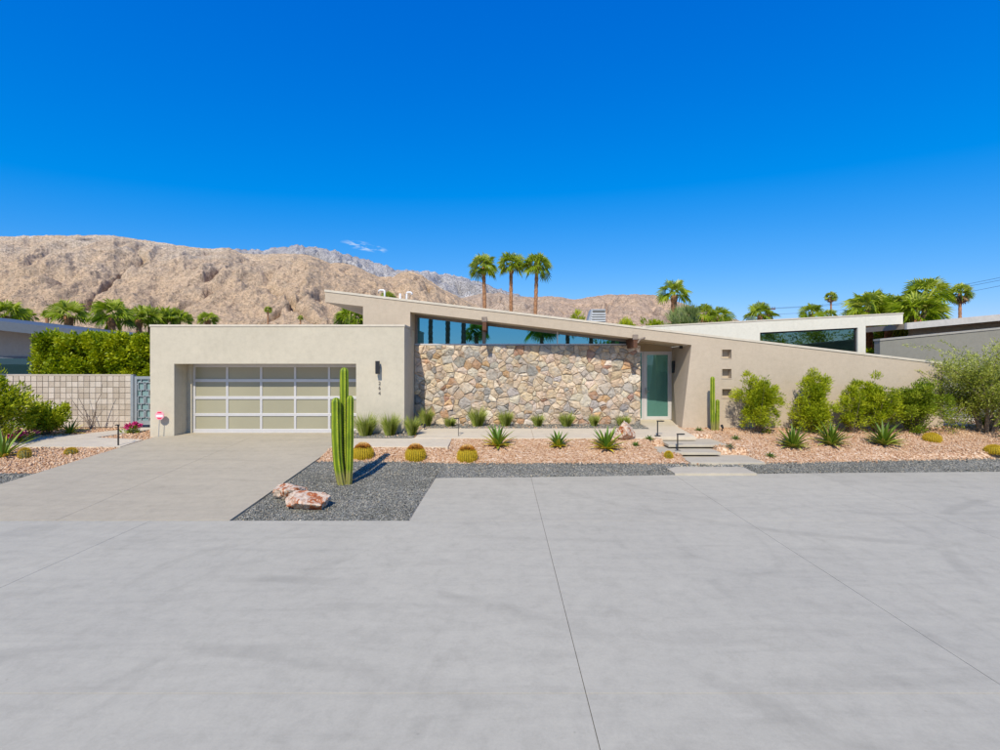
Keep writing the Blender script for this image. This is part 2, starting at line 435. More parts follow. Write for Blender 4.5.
MAT = {}
MAT['garage'] = m_stucco('stucco_cream', (0.56, 0.5, 0.38))
MAT['frame'] = m_stucco('stucco_taupe', (0.51, 0.42, 0.31))
MAT['white'] = m_stucco('stucco_white', (0.72, 0.68, 0.56), 0.03, 0.03)
MAT['cap'] = m_plain('coping_metal', (0.6, 0.53, 0.41), 0.6)
MAT['street'] = m_tyre_street('street_concrete', (0.475, 0.43, 0.33))
MAT['drive'] = m_concrete('drive_concrete', (0.445, 0.38, 0.27), 0.6, (0.47, 0.4, 0.28))
MAT['path'] = m_concrete('path_concrete', (0.61, 0.52, 0.385), 0.3)
MAT['step'] = m_concrete('step_concrete', (0.49, 0.43, 0.325), 0.3)
MAT['joint'] = m_plain('joint_dark', (0.2, 0.185, 0.15), 0.95)
MAT['alu'] = m_plain('aluminium', (0.6, 0.58, 0.56), 0.42, 0.25, 0.03)
MAT['frost'] = m_plain('frosted_pane', (0.34, 0.315, 0.215), 0.2, 0.0, 0.07, 0.5)
MAT['glass'] = m_glass('teal_glass', None, (0.17, 0.52, 0.66), (0.14, 0.28, 0.3), 0.64)
MAT['door_glass'] = m_glass('door_glass', (0.2, 0.42, 0.36), (0.3, 0.66, 0.62), (0.5, 0.8, 0.72), 0.2, 0.34)
MAT['win_glass'] = m_glass('wing_glass', None, (0.5, 0.72, 0.62), (0.36, 0.55, 0.48), 0.3)
MAT['interior'] = m_plain('interior_wall', (0.5, 0.48, 0.42), 0.8)
MAT['dark_int'] = m_plain('interior_dark', (0.12, 0.12, 0.11), 0.8)
MAT['black'] = m_plain('black_metal', (0.022, 0.022, 0.024), 0.45, 0.3)
MAT['rust'] = m_plain('rusted_steel', (0.12, 0.052, 0.026), 0.8, 0.2, 0.35, 14)
MAT['mull'] = m_plain('mullion_bronze', (0.2, 0.17, 0.14), 0.5, 0.3)
MAT['stone'] = m_stone('field_stone')
MAT['small_stone'] = m_stone('small_field_stone', True)
MAT['mortar'] = m_plain('mortar', (0.4, 0.33, 0.25), 0.95, 0, 0.2, 20)
MAT['boulder'] = m_boulder('boulder_rock')
MAT['block'] = m_plain('concrete_block', (0.5, 0.425, 0.33), 0.95, 0, 0.1, 9)
MAT['blockcap'] = m_plain('block_mortar', (0.25, 0.215, 0.17), 0.95, 0, 0.15, 9)
MAT['gate'] = m_plain('gate_steel', (0.3, 0.33, 0.34), 0.5, 0.2)
MAT['gate_back'] = m_plain('gate_screen', (0.2, 0.31, 0.3), 0.6)
MAT['nroof'] = m_plain('blue_grey_fascia', (0.085, 0.105, 0.13), 0.6)
MAT['nwall'] = m_stucco('neighbour_taupe', (0.36, 0.34, 0.3))
MAT['gwall'] = m_stucco('neighbour_grey', (0.24, 0.23, 0.19))
MAT['groof'] = m_plain('neighbour_fascia', (0.55, 0.51, 0.45), 0.7)
MAT['gsoff'] = m_plain('neighbour_soffit', (0.5, 0.38, 0.24), 0.8)
MAT['gcope'] = m_plain('grey_coping', (0.33, 0.31, 0.26), 0.8)
MAT['pvc'] = m_plain('white_pipe', (0.8, 0.78, 0.75), 0.4)
MAT['ventmetal'] = m_plain('vent_metal', (0.36, 0.38, 0.39), 0.5, 0.2)
MAT['wood'] = m_plain('pole_wood', (0.16, 0.07, 0.04), 0.9, 0, 0.25, 5)
MAT['trunk'] = m_plain('palm_trunk', (0.36, 0.18, 0.085), 0.95, 0, 0.45, 7)
MAT['bark'] = m_plain('bark', (0.2, 0.15, 0.1), 0.95, 0, 0.3, 14)
MAT['soil'] = m_plain('desert_soil', (0.36, 0.27, 0.19), 0.95, 0, 0.15, 2)
PINK = [(0.0, (0.27, 0.13, 0.06)), (0.2, (0.46, 0.255, 0.135)), (0.5, (0.58, 0.37, 0.215)), (0.8, (0.67, 0.47, 0.3)), (1.0, (0.74, 0.6, 0.44))]
GREY = [(0.0, (0.045, 0.044, 0.037)), (0.35, (0.15, 0.147, 0.125)), (0.7, (0.27, 0.262, 0.22)), (0.9, (0.44, 0.41, 0.33)), (1.0, (0.62, 0.46, 0.26))]
MAT['pinkg'] = m_gravel('pink_gravel', PINK, 24)
MAT['greyg'] = m_gravel('grey_gravel', GREY, 45)
MAT['pinkp'] = m_attr('pink_pebble', PINK, 0.9)
MAT['greyp'] = m_attr('grey_pebble', GREY, 0.85)
MAT['palm'] = m_attr('palm_leaf', [(0.0, (0.07, 0.15, 0.004)), (0.5, (0.33, 0.42, 0.015)), (1.0, (0.64, 0.66, 0.14))], 0.45, trans=0.35)
MAT['thatch'] = m_attr('palm_thatch', [(0.0, (0.2, 0.11, 0.05)), (1.0, (0.4, 0.27, 0.14))], 0.9)
MAT['hedge'] = m_attr('hedge_leaf', [(0.0, (0.07, 0.15, 0.002)), (0.5, (0.32, 0.39, 0.004)), (1.0, (0.55, 0.56, 0.012))], 0.5, trans=0.3)
MAT['shrub'] = m_attr('shrub_leaf', [(0.0, (0.1, 0.17, 0.002)), (0.5, (0.36, 0.42, 0.006)), (1.0, (0.58, 0.6, 0.03))], 0.6, trans=0.3)
MAT['dshrub'] = m_attr('dark_shrub_leaf', [(0.0, (0.05, 0.11, 0.003)), (0.5, (0.21, 0.28, 0.008)), (1.0, (0.42, 0.46, 0.03))], 0.6, trans=0.25)
MAT['olive'] = m_attr('olive_leaf', [(0.0, (0.1, 0.14, 0.006)), (0.5, (0.31, 0.35, 0.03)), (1.0, (0.55, 0.57, 0.18))], 0.6, trans=0.3)
MAT['grass'] = m_attr('tuft_blade', [(0.0, (0.13, 0.2, 0.015)), (0.5, (0.32, 0.38, 0.05)), (1.0, (0.58, 0.58, 0.22))], 0.7, trans=0.3)
MAT['bamboo'] = m_attr('pale_reed_leaf', [(0.0, (0.16, 0.22, 0.06)), (0.5, (0.26, 0.33, 0.1)), (1.0, (0.42, 0.48, 0.22))], 0.6, trans=0.3)
MAT['agave_y'] = m_attr('agave_yellow', [(0.0, (0.06, 0.14, 0.015)), (0.45, (0.17, 0.27, 0.02)), (0.75, (0.45, 0.44, 0.03)), (1.0, (0.7, 0.52, 0.04))], 0.45)
MAT['agave_g'] = m_attr('agave_green', [(0.0, (0.05, 0.11, 0.006)), (0.6, (0.2, 0.27, 0.02)), (1.0, (0.46, 0.48, 0.08))], 0.45)
MAT['cactus'] = m_attr('cactus_skin', [(0.0, (0.05, 0.1, 0.004)), (0.6, (0.24, 0.33, 0.01)), (1.0, (0.55, 0.56, 0.05))], 0.55)
MAT['barrel'] = m_attr('barrel_skin', [(0.0, (0.1, 0.08, 0.004)), (0.5, (0.43, 0.31, 0.012)), (1.0, (0.75, 0.5, 0.03))], 0.8)
MAT['barrel_top'] = m_attr('barrel_crown', [(0.0, (0.26, 0.08, 0.01)), (0.5, (0.6, 0.26, 0.03)), (1.0, (0.85, 0.62, 0.25))], 0.9)
MAT['flower'] = m_attr('magenta_petal', [(0.0, (0.5, 0.01, 0.14)), (1.0, (0.8, 0.06, 0.32))], 0.6, trans=0.2)
MAT['twig'] = m_plain('dry_twig', (0.24, 0.19, 0.15), 0.95, 0, 0.2, 12)
MAT['sign_red'] = m_plain('sign_red', (0.75, 0.03, 0.09), 0.5, 0, 0.03)
MAT['sign_pink'] = m_plain('sign_pink', (0.8, 0.36, 0.4), 0.5, 0, 0.03)
MAT['sign_white'] = m_plain('sign_white', (0.82, 0.8, 0.8), 0.5, 0, 0.02)
MAT['steel'] = m_plain('bare_steel', (0.45, 0.45, 0.44), 0.5, 0.5)
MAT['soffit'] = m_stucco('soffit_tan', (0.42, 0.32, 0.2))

def weather_cactus(m):
    nt = m.node_tree; b = nt.nodes['Principled BSDF']; old = b.inputs['Base Color'].links[0].from_socket
    n = N(nt, 'ShaderNodeTexNoise', Scale=7.0, Detail=6.0, Roughness=0.7); nt.links.new(coords(nt, (1, 1, .5)), n.inputs['Vector'])
    c = mixc(nt, 1.0, old, ramp(nt, n.outputs[0], [(0.3, (0.62, 0.66, 0.6)), (0.5, (1, 1, 1)), (0.7, (1.18, 1.1, 1.0))]), 'MULTIPLY')
    tc = nt.nodes.new('ShaderNodeTexCoord'); sx = nt.nodes.new('ShaderNodeSeparateXYZ'); nt.links.new(tc.outputs['Object'], sx.inputs[0])
    ad = N(nt, 'ShaderNodeMath', operation='MULTIPLY_ADD'); nt.links.new(n.outputs[0], ad.inputs[0]); ad.inputs[1].default_value = -0.4; nt.links.new(sx.outputs[2], ad.inputs[2])
    c = mixc(nt, ramp(nt, ad.outputs[0], [(0.0, (0.55, 0.55, 0.55)), (0.14, (0, 0, 0))]), c, (0.3, 0.21, 0.1))
    nt.links.new(c, b.inputs['Base Color'])
weather_cactus(MAT['cactus'])

# ------------------------------------------------------------------ ground levels
# stepping slabs: pixel corners turned to metres
STEPS = []
STEP_Z = [0.05, 0.15, 0.27, 0.39]
STEP_PX = [(675, 757, 473.3, 467.0), (691, 765.5, 462.6, 455.0), (652, 722.5, 452.4, 446.5), (666, 728, 444.6, 438.8)]
for z, (xa, xb, yf, yk) in zip(STEP_Z, STEP_PX):
    Yf_ = F * (EYE - z) / (yf - HY); Yk = F * (EYE - z) / (yk - HY)
    STEPS.append((PX(xa, Yf_) if True else 0, PX(xb, Yf_), Yf_, Yk))
STEPS[2] = (PX(661, 13.33), PX(722.5, 13.33), STEPS[2][2], STEPS[2][3])
STEPS[3] = (PX(669, 13.95), PX(728, 13.95), STEPS[3][2], STEPS[3][3])

SLOPE = 0.069
YD = 8.42                                        # where the drive meets the street
def lerp(x, xs, ys): return np.interp(x, xs, ys)
def Ye(X): return lerp(X, [-1.56, 1.34, 6.2, 12.2, 45], [11.59, 11.69, 12.06, 12.27, 13.4])
def Yb(X): return lerp(X, [-4.6, -1.0, 6.6, 13.2, 45], [12.3, 12.7, 12.72, 13.3, 14.6])
def zdrive(Y): return np.clip((np.asarray(Y, float) - YD) * SLOPE, 0, 0.462)
def g_right(X, Y):
    X = np.asarray(X, float); Y = np.asarray(Y, float)
    ye, yb = Ye(np.maximum(X, -1.56)), Yb(X)
    zb = lerp(X, [-4.6, -1.0, 6.6, 13.2], [0.235, 0.14, 0.13, 0.15])
    t1 = np.clip((Y - ye) / np.maximum(yb - ye, .1), 0, 1)
    zr = t1 * zb
    zm = lerp(X, [-1.6, -1.2], [0.425, 0.29])
    zr = np.where(Y > yb, zb + (zm - zb) * np.clip((Y - yb) / (13.37 - yb), 0, 1), zr)
    zr = np.where(Y > 13.37, zm + (0.49 - zm) * np.clip((Y - 13.37) / 1.08, 0, 1), zr)
    zr = np.where(Y > 14.45, 0.49 + 0.11 * np.clip((Y - 14.45) / 1.6, 0, 1), zr)
    w = np.clip((X + 4.6) / 3.2, 0, 1)
    zl = np.where(Y > yb, np.maximum(zdrive(Y) - .02, zr), zdrive(Y) - 0.02)
    z = zl * (1 - w) + zr * w - 0.012
    for zs_, (x0, x1, y0, y1) in zip(STEP_Z, STEPS):          # the bed is dug down under each step
        z = np.where((X > x0 - .03) & (X < x1 + .03) & (Y > y0 - .05) & (Y < y1 + .02), np.minimum(z, zs_ - .045), z)
    return z
def g_left(X, Y):
    X = np.asarray(X, float); Y = np.asarray(Y, float)
    return np.clip((Y - YD) * SLOPE, 0, 0.43) - 0.02
def gz(X, Y): return float(g_left(X, Y)) if X < -7 else float(g_right(X, Y))
def G(px, py):
    """the point of the yard seen at a pixel"""
    Y = 13.0
    lo, hi = 5.0, 30.0
    for _ in range(50):
        Y = (lo + hi) / 2
        X = PX(px, Y)
        if PZ(py, Y) > gz(X, Y): lo = Y
        else: hi = Y
    return Vector((PX(px, Y), Y, gz(PX(px, Y), Y)))

def sheet(name, xs, ylo, yhi, ny, gfun, mat, dz=0.0, kind='structure', jitter=0.0):
    V = []; nx = len(xs)
    for x in xs:
        for y in np.linspace(ylo(x), yhi(x), ny): V.append((x, y, 0))
    V = np.array(V); V[:, 2] = gfun(V[:, 0], V[:, 1]) + dz
    if jitter: V[:, 2] += jitter * fbm(V[:, 0] * 1.3, V[:, 1] * 1.3, 3, 5)
    i = np.arange(nx - 1)[:, None] * ny + np.arange(ny - 1)[None, :]
    i = i.ravel()
    Fc = np.stack([i, i + ny, i + ny + 1, i + 1], 1)
    o = link(name, npmesh(name, V, Fc, smooth=True), mat)
    tag(o, kind=kind)
    return o

# ------------------------------------------------------------------ ground, street, drive
gm = MB(); gm.add([(-9000, -3000, -0.16), (9000, -3000, -0.16), (9000, 12000, -0.16), (-9000, 12000, -0.16)], [(0, 1, 2, 3)])
tag(gm.build('ground', MAT['soil']), kind='structure')

street = MB()
street.add([(-45, -12, -0.09), (45, -12, -0.09), (45, 13.5, -0.09), (-45, 13.5, -0.09)], [(0, 1, 2, 3)])
street = tag(street.build('street', MAT['joint']), kind='structure')
GAP = 0.0028
xj = [-22.9, -19.5, -16.1, -12.7, -9.3, -5.92, 0.667, 4.09, 7.5, 10.9, 14.3, 17.7, 21.1, 24.5]
yj = [-9.5, -5.0, -0.5, 4.0, YD]
def slab(x0, x1, y0a, y0b, y1a, y1b, parent, mat, zf, name='slab', thick=0.08, bev=0.0012):
    b = MB()
    q = [(x0, y0a), (x1, y0b), (x1, y1b), (x0, y1a)]
    b.add([(x, y, zf(x, y) - thick) for x, y in q] + [(x, y, zf(x, y)) for x, y in q],
          [(0, 3, 2, 1), (4, 5, 6, 7), (0, 1, 5, 4), (1, 2, 6, 5), (2, 3, 7, 6), (3, 0, 4, 7)])
    return b.build(name, mat, parent, bevel=bev)
flat = lambda x, y: 0.0
for i in range(len(xj) - 1):
    x0, x1 = xj[i] + GAP, xj[i + 1] - GAP
    for j in range(len(yj) - 1):
        y0, y1 = yj[j] + GAP, yj[j + 1] - GAP
        slab(x0, x1, y0, y0, y1, y1, street, MAT['street'], flat)
    if x1 > -1.5:
        xa = max(x0, -1.565)
        slab(xa, x1, YD + GAP, YD + GAP, float(Ye(xa)), float(Ye(x1)), street, MAT['street'], flat)
# strip of the slab left of the bay, in front of the planting
drive = MB(); drive.add([(-10.4, YD + .05, -0.1), (-4.7, YD + .05, -0.1), (-4.7, 16.0, .36), (-10.4, 16.0, .36)], [(0, 1, 2, 3)])
drive = tag(drive.build('driveway', MAT['joint']), kind='structure')
dz = lambda x, y: float(zdrive(y)) + 0.004
for (x0, x1) in ((-10.45, -7.52 - GAP), (-7.52 + GAP, -4.6)):
    for (y0, y1) in ((YD + 0.006, 12.05 - GAP / 2), (12.05 + GAP / 2, 15.12)):
        slab(x0, x1, y0, y0, y1, y1, drive, MAT['drive'], dz, thick=0.12)
slab(-9.97, -4.46, 15.126, 15.126, 16.35, 16.35, drive, MAT['drive'], lambda x, y: 0.462 + 0.002, thick=0.12)

# ------------------------------------------------------------------ gravel beds
xs_l = np.linspace(-4.6, -1.56, 14)
sheet('grey_gravel_bed', np.concatenate([xs_l, np.linspace(-1.555, 45, 60)]),
      lambda x: YD + .004 if x <= -1.56 else float(Ye(x)), lambda x: float(Yb(x)), 14, g_right, MAT['greyg'], jitter=0.012)
sheet('pink_gravel_bed', np.concatenate([np.linspace(-4.6, 3.9, 40), np.linspace(3.95, 7.2, 90), np.linspace(7.5, 16, 24), np.linspace(16.5, 45, 20)]),
      lambda x: float(Yb(x)), lambda x: 18.0, 110, g_right, MAT['pinkg'], jitter=0.014)
sheet('grey_gravel_strip', np.linspace(-4.6, 4.66, 20), lambda x: 14.5 if x < -2.55 else 15.8, lambda x: 17.1, 6, g_right, MAT['greyg'], dz=0.02)
sheet('side_grey_gravel', np.linspace(-45, -10.45, 30), lambda x: YD + .004, lambda x: 11.25, 8, g_left, MAT['greyg'])
sheet('side_pink_gravel', np.linspace(-45, -10.45, 40), lambda x: 11.25, lambda x: 18.2, 14, g_left, MAT['pinkg'], jitter=0.02)
sheet('back_yard', np.linspace(-60, 60, 10), lambda x: 17.95, lambda x: 60, 6, lambda X, Y: np.full_like(X, 0.39), MAT['soil'])

def in_path(X, Y):
    a = (X > -4.6) & (X < -1.44) & (Y > 13.33) & (Y < 14.62)
    b = (X > -2.56) & (X < 5.9) & (Y > 14.42) & (Y < 15.9)
    c = (X > 3.9) & (X < 6.5) & (Y > 14.4)
    d = (Y > 16.1) & (X > 5.6) & (X < 14.2)
    e = (Y > 15.15) & (X < -2.9)
    st = np.zeros_like(a)
    for (x0, x1, y0, y1) in STEPS: st |= (X > x0 - .02) & (X < x1 + .02) & (Y > y0 - .02) & (Y < y1 + .02)
    return a | b | c | d | e | st
def pebbles(name, n, sampler, gfun, size, mat, label, reject=None, dz=0.0):
    X, Y = sampler(n)
    if reject is not None:
        k = ~reject(X, Y); X, Y = X[k], Y[k]
    n = len(X)
    Z = gfun(X, Y) + dz
    base = np.array([(1, 0, 0), (0, 1, 0), (-1, 0, 0), (0, -1, 0), (0, 0, 1), (0, 0, -1)], float)
    fc = np.array([(0, 1, 4), (1, 2, 4), (2, 3, 4), (3, 0, 4), (1, 0, 5), (2, 1, 5), (3, 2, 5), (0, 3, 5)])
    s = size * RNG.lognormal(0, 0.32, n)
    shp = RNG.uniform(0.55, 1.1, (n, 6, 1)) * base[None] * np.array([1, 0.85, 0.75])
    a, bq, c = RNG.uniform(0, 6.28, (3, n))
    ca, sa, cb, sb, cc, s_c = np.cos(a), np.sin(a), np.cos(bq), np.sin(bq), np.cos(c), np.sin(c)
    R = np.stack([np.stack([ca * cc - sa * cb * s_c, -ca * s_c - sa * cb * cc, sa * sb], -1),
                  np.stack([sa * cc + ca * cb * s_c, -sa * s_c + ca * cb * cc, -ca * sb], -1),
                  np.stack([sb * s_c, sb * cc, cb], -1)], 1)
    V = np.einsum('nij,nkj->nki', R, shp) * s[:, None, None] * 0.5
    V += np.stack([X, Y, Z + s * 0.18], -1)[:, None, :]
    Fc = (fc[None] + (np.arange(n) * 6)[:, None, None]).reshape(-1, 3)
    rnd = np.repeat(RNG.beta(2.0, 2.0, n), 6)
    o = link(name, npmesh(name, V.reshape(-1, 3), Fc, {'rnd': rnd}), mat)
    tag(o, label, 'gravel', kind='stuff')
    return o
def s_grey(n):
    n1 = int(n * 0.5)
    X1 = RNG.uniform(-4.58, -1.6, n1); Y1 = RNG.uniform(YD + .02, 12.6, n1)
    k = Y1 < Yb(X1) + .03 * RNG.normal(0, 1, n1); X1, Y1 = X1[k], Y1[k]
    n2 = n - n1
    X2 = RNG.uniform(-1.6, 15, n2); Y2 = Ye(np.maximum(X2, -1.56)) + .015 + RNG.uniform(0, 1, n2) * (Yb(X2) - Ye(np.maximum(X2, -1.56)))
    return np.concatenate([X1, X2]), np.concatenate([Y1, Y2])
def s_pink(n):
    X = RNG.uniform(-4.58, 19, n); Y = Yb(X) - .05 - .04 * np.abs(RNG.normal(0, 1, n)) + RNG.uniform(0, 1, n) ** 1.1 * (16.8 - Yb(X)); return X, Y
def s_side(n):
    X = RNG.uniform(-19, -10.48, n); Y = RNG.uniform(11.25, 17.4, n); return X, Y
def s_sgrey(n):
    X = RNG.uniform(-13, -10.48, n); Y = RNG.uniform(9.4, 11.25, n); return X, Y
def s_strip(n):
    X = RNG.uniform(-4.5, 4.6, n); Y = np.where(X < -2.6, RNG.uniform(14.62, 15.15, n), RNG.uniform(15.92, 16.9, n)); return X, Y
LPATH = [[(-17.2, 13.75), (-13.4, 15.35), (-12.55, 17.35), (-11.75, 17.35), (-12.2, 15.0), (-10.5, 14.6), (-10.46, 13.68)]]
def in_lpath(X, Y):
    ins = np.zeros(len(X), bool); p = LPATH[0]
    j = len(p) - 1
    for i in range(len(p)):
        xi, yi = p[i]; xj_, yj_ = p[j]
        c = ((yi > Y) != (yj_ > Y)) & (X < (xj_ - xi) * (Y - yi) / (yj_ - yi + 1e-9) + xi)
        ins ^= c; j = i
    return ins
pebbles('grey_pebbles', 46000, s_grey, g_right, 0.027, MAT['greyp'], 'loose dark grey pebbles of the gravel band beside the street', in_path)
pebbles('pink_pebbles', 42000, s_pink, g_right, 0.046, MAT['pinkp'], 'loose salmon pink gravel stones around the agaves and steps', in_path)
pebbles('side_pink_pebbles', 20000, s_side, g_left, 0.055, MAT['pinkp'], 'loose salmon pink gravel stones beside the block wall', in_lpath)
pebbles('side_grey_pebbles', 4500, s_sgrey, g_left, 0.032, MAT['greyp'], 'loose grey pebbles along the far side of the driveway')
pebbles('strip_pebbles', 6000, s_strip, g_right, 0.032, MAT['greyp'], 'loose grey pebbles along the foot of the stone wall', None, 0.02)

# ------------------------------------------------------------------ walkway and steps
walk = tag(empty('walkway', (0, 14.5, 0.45)), kind='structure')
def wslab(x0, x1, y0, y1, z0, z1, mat=MAT['path'], thick=0.1, name='slab', parent=None):
    o = slab(x0, x1, y0, y0, y1, y1, None, mat, lambda x, y: z0 + (z1 - z0) * (y - y0) / (y1 - y0), name, thick, 0.008)
    o.parent = parent or walk
    o.matrix_parent_inverse = (parent or walk).matrix_basis.inverted()
    return o
wslab(-4.595, -1.46, 13.37, 14.446, 0.437, 0.49)
wslab(-4.595, -2.546, 14.452, 14.6, 0.49, 0.492)
wslab(-2.54, 0.9, 14.452, 15.9, 0.508, 0.602)
wslab(0.906, 4.1, 14.452, 15.9, 0.508, 0.602)
wslab(4.106, 5.66, 14.62, 16.2, 0.515, 0.615)
wslab(4.68, 5.7, 16.206, 18.3, 0.615, 0.634)
wslab(5.706, 6.06, 16.5, 18.3, 0.617, 0.634)
steps = tag(empty('entry_steps', (4.6, 13, 0.1)), kind='structure')
for z, (x0, x1, y0, y1) in zip(STEP_Z, STEPS):
    wslab(x0, x1, y0, y1, z, z + .006, MAT['step'], 0.07, 'step', steps)
lp = MB()
pp = LPATH[0]
n = len(pp)
lp.add([(x, y, gz(x, y) - .05) for x, y in pp] + [(x, y, gz(x, y) + .035) for x, y in pp],
       [tuple(range(n))[::-1], tuple(range(n, 2 * n))] + [(i, (i + 1) % n, n + (i + 1) % n, n + i) for i in range(n)])
tag(lp.build('side_path', MAT['path']), kind='structure')

# ------------------------------------------------------------------ mountains
def mountain(name, sky, Yr, Yf, px0, px1, step, nv, mat, amp, seed, rockfun, k=1.1, back=1.5, jag=1.0):
    px = np.arange(px0, px1 + step, step)
    S = np.interp(px, [p[0] for p in sky], [p[1] for p in sky])
    S = S + jag * (0.9 * fbm(px / 9.0, px * 0 + seed, 4, seed, .65) - (1.2 * (ridged(px / 14.0, px * 0 + seed + .4, 4, seed, .6) - .9) if jag > 1 else 0))
    Zr = (HY - S) * Yr / F
    t = np.concatenate([np.linspace(0, 1, nv), np.linspace(1.04, back, 10)])
    Y = Yf + t[None, :] * (Yr - Yf) + 0 * px[:, None]
    X = (px[:, None] - CX) * Y / F
    tt = np.clip(t, 0, 1)[None, :]
    prof = np.where(t[None, :] <= 1, tt ** k, np.clip(1 - (t[None, :] - 1) * 1.4, 0, 1))
    Z = Zr[:, None] * prof
    q = Yr / 2600.0
    wx = X + 90 * q * fbm(X / (330 * q), Y / (330 * q), 4, seed + 1)
    wy = Y + 90 * q * fbm(X / (330 * q) + 7, Y / (330 * q), 4, seed + 4)
    rg = ridged((wx + .38 * wy) / (430 * q), (wy - .2 * wx) / (1500 * q), 5, seed + 2, 0.5)
    r2 = ridged((wx - .3 * wy) / (140 * q), wy / (430 * q), 5, seed + 6, 0.55)
    fine = fbm(X / (34 * q), Y / (60 * q), 5, seed + 9, 0.65)
    w = np.sin(np.pi * np.clip(t, 0, 1) ** 0.9)[None, :] ** 0.7
    gn = vnoise((wx + .7 * wy) / (520 * q) + 3.1, (wy - .6 * wx) / (1100 * q), seed + 12)
    Z = Z + amp * w * (rg - 0.75) + amp * .3 * w * (r2 - .7) + amp * 0.13 * fine * np.clip(w + 0.12, 0, 1) - amp * 1.0 * w * np.exp(-(gn / .035) ** 2) - amp * .7 * w * np.exp(-(vnoise((wx - .5 * wy) / (300 * q) + 5.3, (wy + .5 * wx) / (800 * q), seed + 21) / .04) ** 2)
    # nothing of the slope may rise over its own crest line
    lim = Zr[:, None] * (Y / Yr) + 0.0
    over = (t[None, :] < 0.985)
    Z = np.where(over, np.minimum(Z, lim * (0.93 + .055 * t[None, :]) ), Z)
    Z = Z + EYE
    rock = rockfun(px[:, None] + 0 * Y, tt + 0 * Y, rg)
    nyv = Y.shape[1]
    V = np.stack([X, Y, Z], -1).reshape(-1, 3)
    i = (np.arange(len(px) - 1)[:, None] * nyv + np.arange(nyv - 1)[None, :]).ravel()
    Fc = np.stack([i, i + nyv, i + nyv + 1, i + 1], 1)
    me = npmesh(name, V, Fc, {'rock': rock.ravel()}, smooth=False)
    return tag(link(name, me, mat), kind='structure')

MAT['mtn_near'] = m_mountain('mountain_tan', (0.5, 0.36, 0.23), (0.13, 0.12, 0.095), (0.62, 0.52, 0.4), 0.004, 0.8)
MAT['mtn_far'] = m_mountain('mountain_granite', (0.3, 0.28, 0.27), (0.06, 0.08, 0.12), (0.55, 0.52, 0.48), 0.0016, 0.5)
MAT['mtn_mid'] = m_mountain('mountain_rose', (0.47, 0.335, 0.23), (0.2, 0.17, 0.14), (0.5, 0.41, 0.31), 0.0026, 0.75)
sky1 = [(-400, 262), (-250, 250), (-100, 240), (0, 236.5), (60, 235.5), (110, 235), (130, 238), (150, 241), (190, 247), (205, 249), (229, 247.6), (243, 253.5), (260, 254), (279, 253.8), (300, 254), (310, 255), (321, 259.5), (330, 263), (344, 263), (356, 266), (377, 277), (392, 277), (402, 272.5), (409, 271), (423, 276.5), (440, 288), (455, 295), (475, 306), (520, 330), (560, 350), (600, 362)]
sky2 = [(180, 275), (235, 250), (255, 251), (270, 250), (290, 246.8), (297, 246), (310, 248.5), (325, 250.5), (344, 255.5), (363, 259.2), (382, 265), (400, 271), (415, 273), (428, 273), (447, 275), (470, 280), (485, 285), (500, 290), (520, 298), (560, 312), (640, 340)]
sky3 = [(400, 318), (440, 303), (480, 294), (500, 293), (520, 297), (535, 297), (552, 296), (575, 299.5), (590, 297), (610, 294.5), (640, 294.5), (655, 295.5), (670, 300), (690, 306), (720, 315), (745, 322), (790, 334), (900, 346), (1100, 352), (1300, 356)]
mountain('mountain_slope', sky1, 2600, 1250, -400, 600, 0.9, 250, MAT['mtn_near'], 66, 3,
         lambda p, t, r: np.clip((t - 0.35) * 1.6, 0, 1) * np.clip((330 - p) / 130, 0.0, 1) * np.clip(0.35 + 0.5 * r, 0, 1))
mountain('granite_peak', sky2, 6600, 3600, 180, 640, 1.25, 90, MAT['mtn_far'], 260, 8, lambda p, t, r: 0.9 + 0 * p, jag=1.7)
mountain('mountain_ridge', sky3, 4200, 2300, 400, 1300, 1.2, 130, MAT['mtn_mid'], 95, 14, lambda p, t, r: np.clip(0.2 + 0.3 * r, 0, 1) * np.clip((600 - p) / 100, 0.25, 1))

# ------------------------------------------------------------------ the house
house = empty('house', (0, 16.14, 0.5))
tag(house, 'long low modern house with sloped roof, stone wall and frosted garage door', 'house')
inv = house.matrix_basis.inverted() if False else None
from mathutils import Matrix
def adopt(o, parent):
    o.parent = parent
    o.matrix_parent_inverse = Matrix.Translation(-Vector(parent_world(parent)))
    return o
def parent_world(p):
    # parts are built in world coordinates, so only the thing at the root is displaced
    return Vector(p.location) if p.parent is None else Vector((0, 0, 0))
def part(mb, name, mat, parent=house, bevel=0.0, smooth=False):
    o = mb.build(name, mat, None, bevel, smooth)
    return adopt(o, parent)

GX0, GX1, GY = PX(150, 15.2), -2.98, 15.2
GZT = PZ(325, 15.2)
OX0, OX1, OZ = -9.98, PX(356, 15.2), 2.645
part(MB().prism([(GX0, .2), (OX0, .2), (OX0, OZ), (OX1, OZ), (OX1, .2), (GX1, .2), (GX1, GZT - .05), (GX0, GZT - .05)], GY, GY + .4), 'garage_wall', MAT['garage'], bevel=0.012)
for q in (MB().box(GX0 + .003, GX0 + .3, GY + .4, 24, .2, GZT - .06), MB().box(GX1 - .3, GX1 - .003, GY + .4, 16.93, .2, GZT - .06), MB().box(GX0 + .304, GX1 - .3, 23.7, 24, .2, GZT - .06)):
    part(q, 'garage_side_wall', MAT['garage'])
part(MB().box(GX0 + .3, GX1 - .3, GY + .4, 23.7, GZT - .45, GZT - .25), 'garage_roof', MAT['groof'])
part(MB().prism([(OX0 - .3, .2), (OX0, .2), (OX0, OZ), (OX0 - .3, OZ)], GY + .4, 16.05).box(OX0 - .3, OX1 + .3, GY + .4, 16.2, OZ, OZ + .25).box(OX1, OX1 + .3, GY + .4, 16.2, .2, OZ), 'garage_reveal', MAT['garage'])
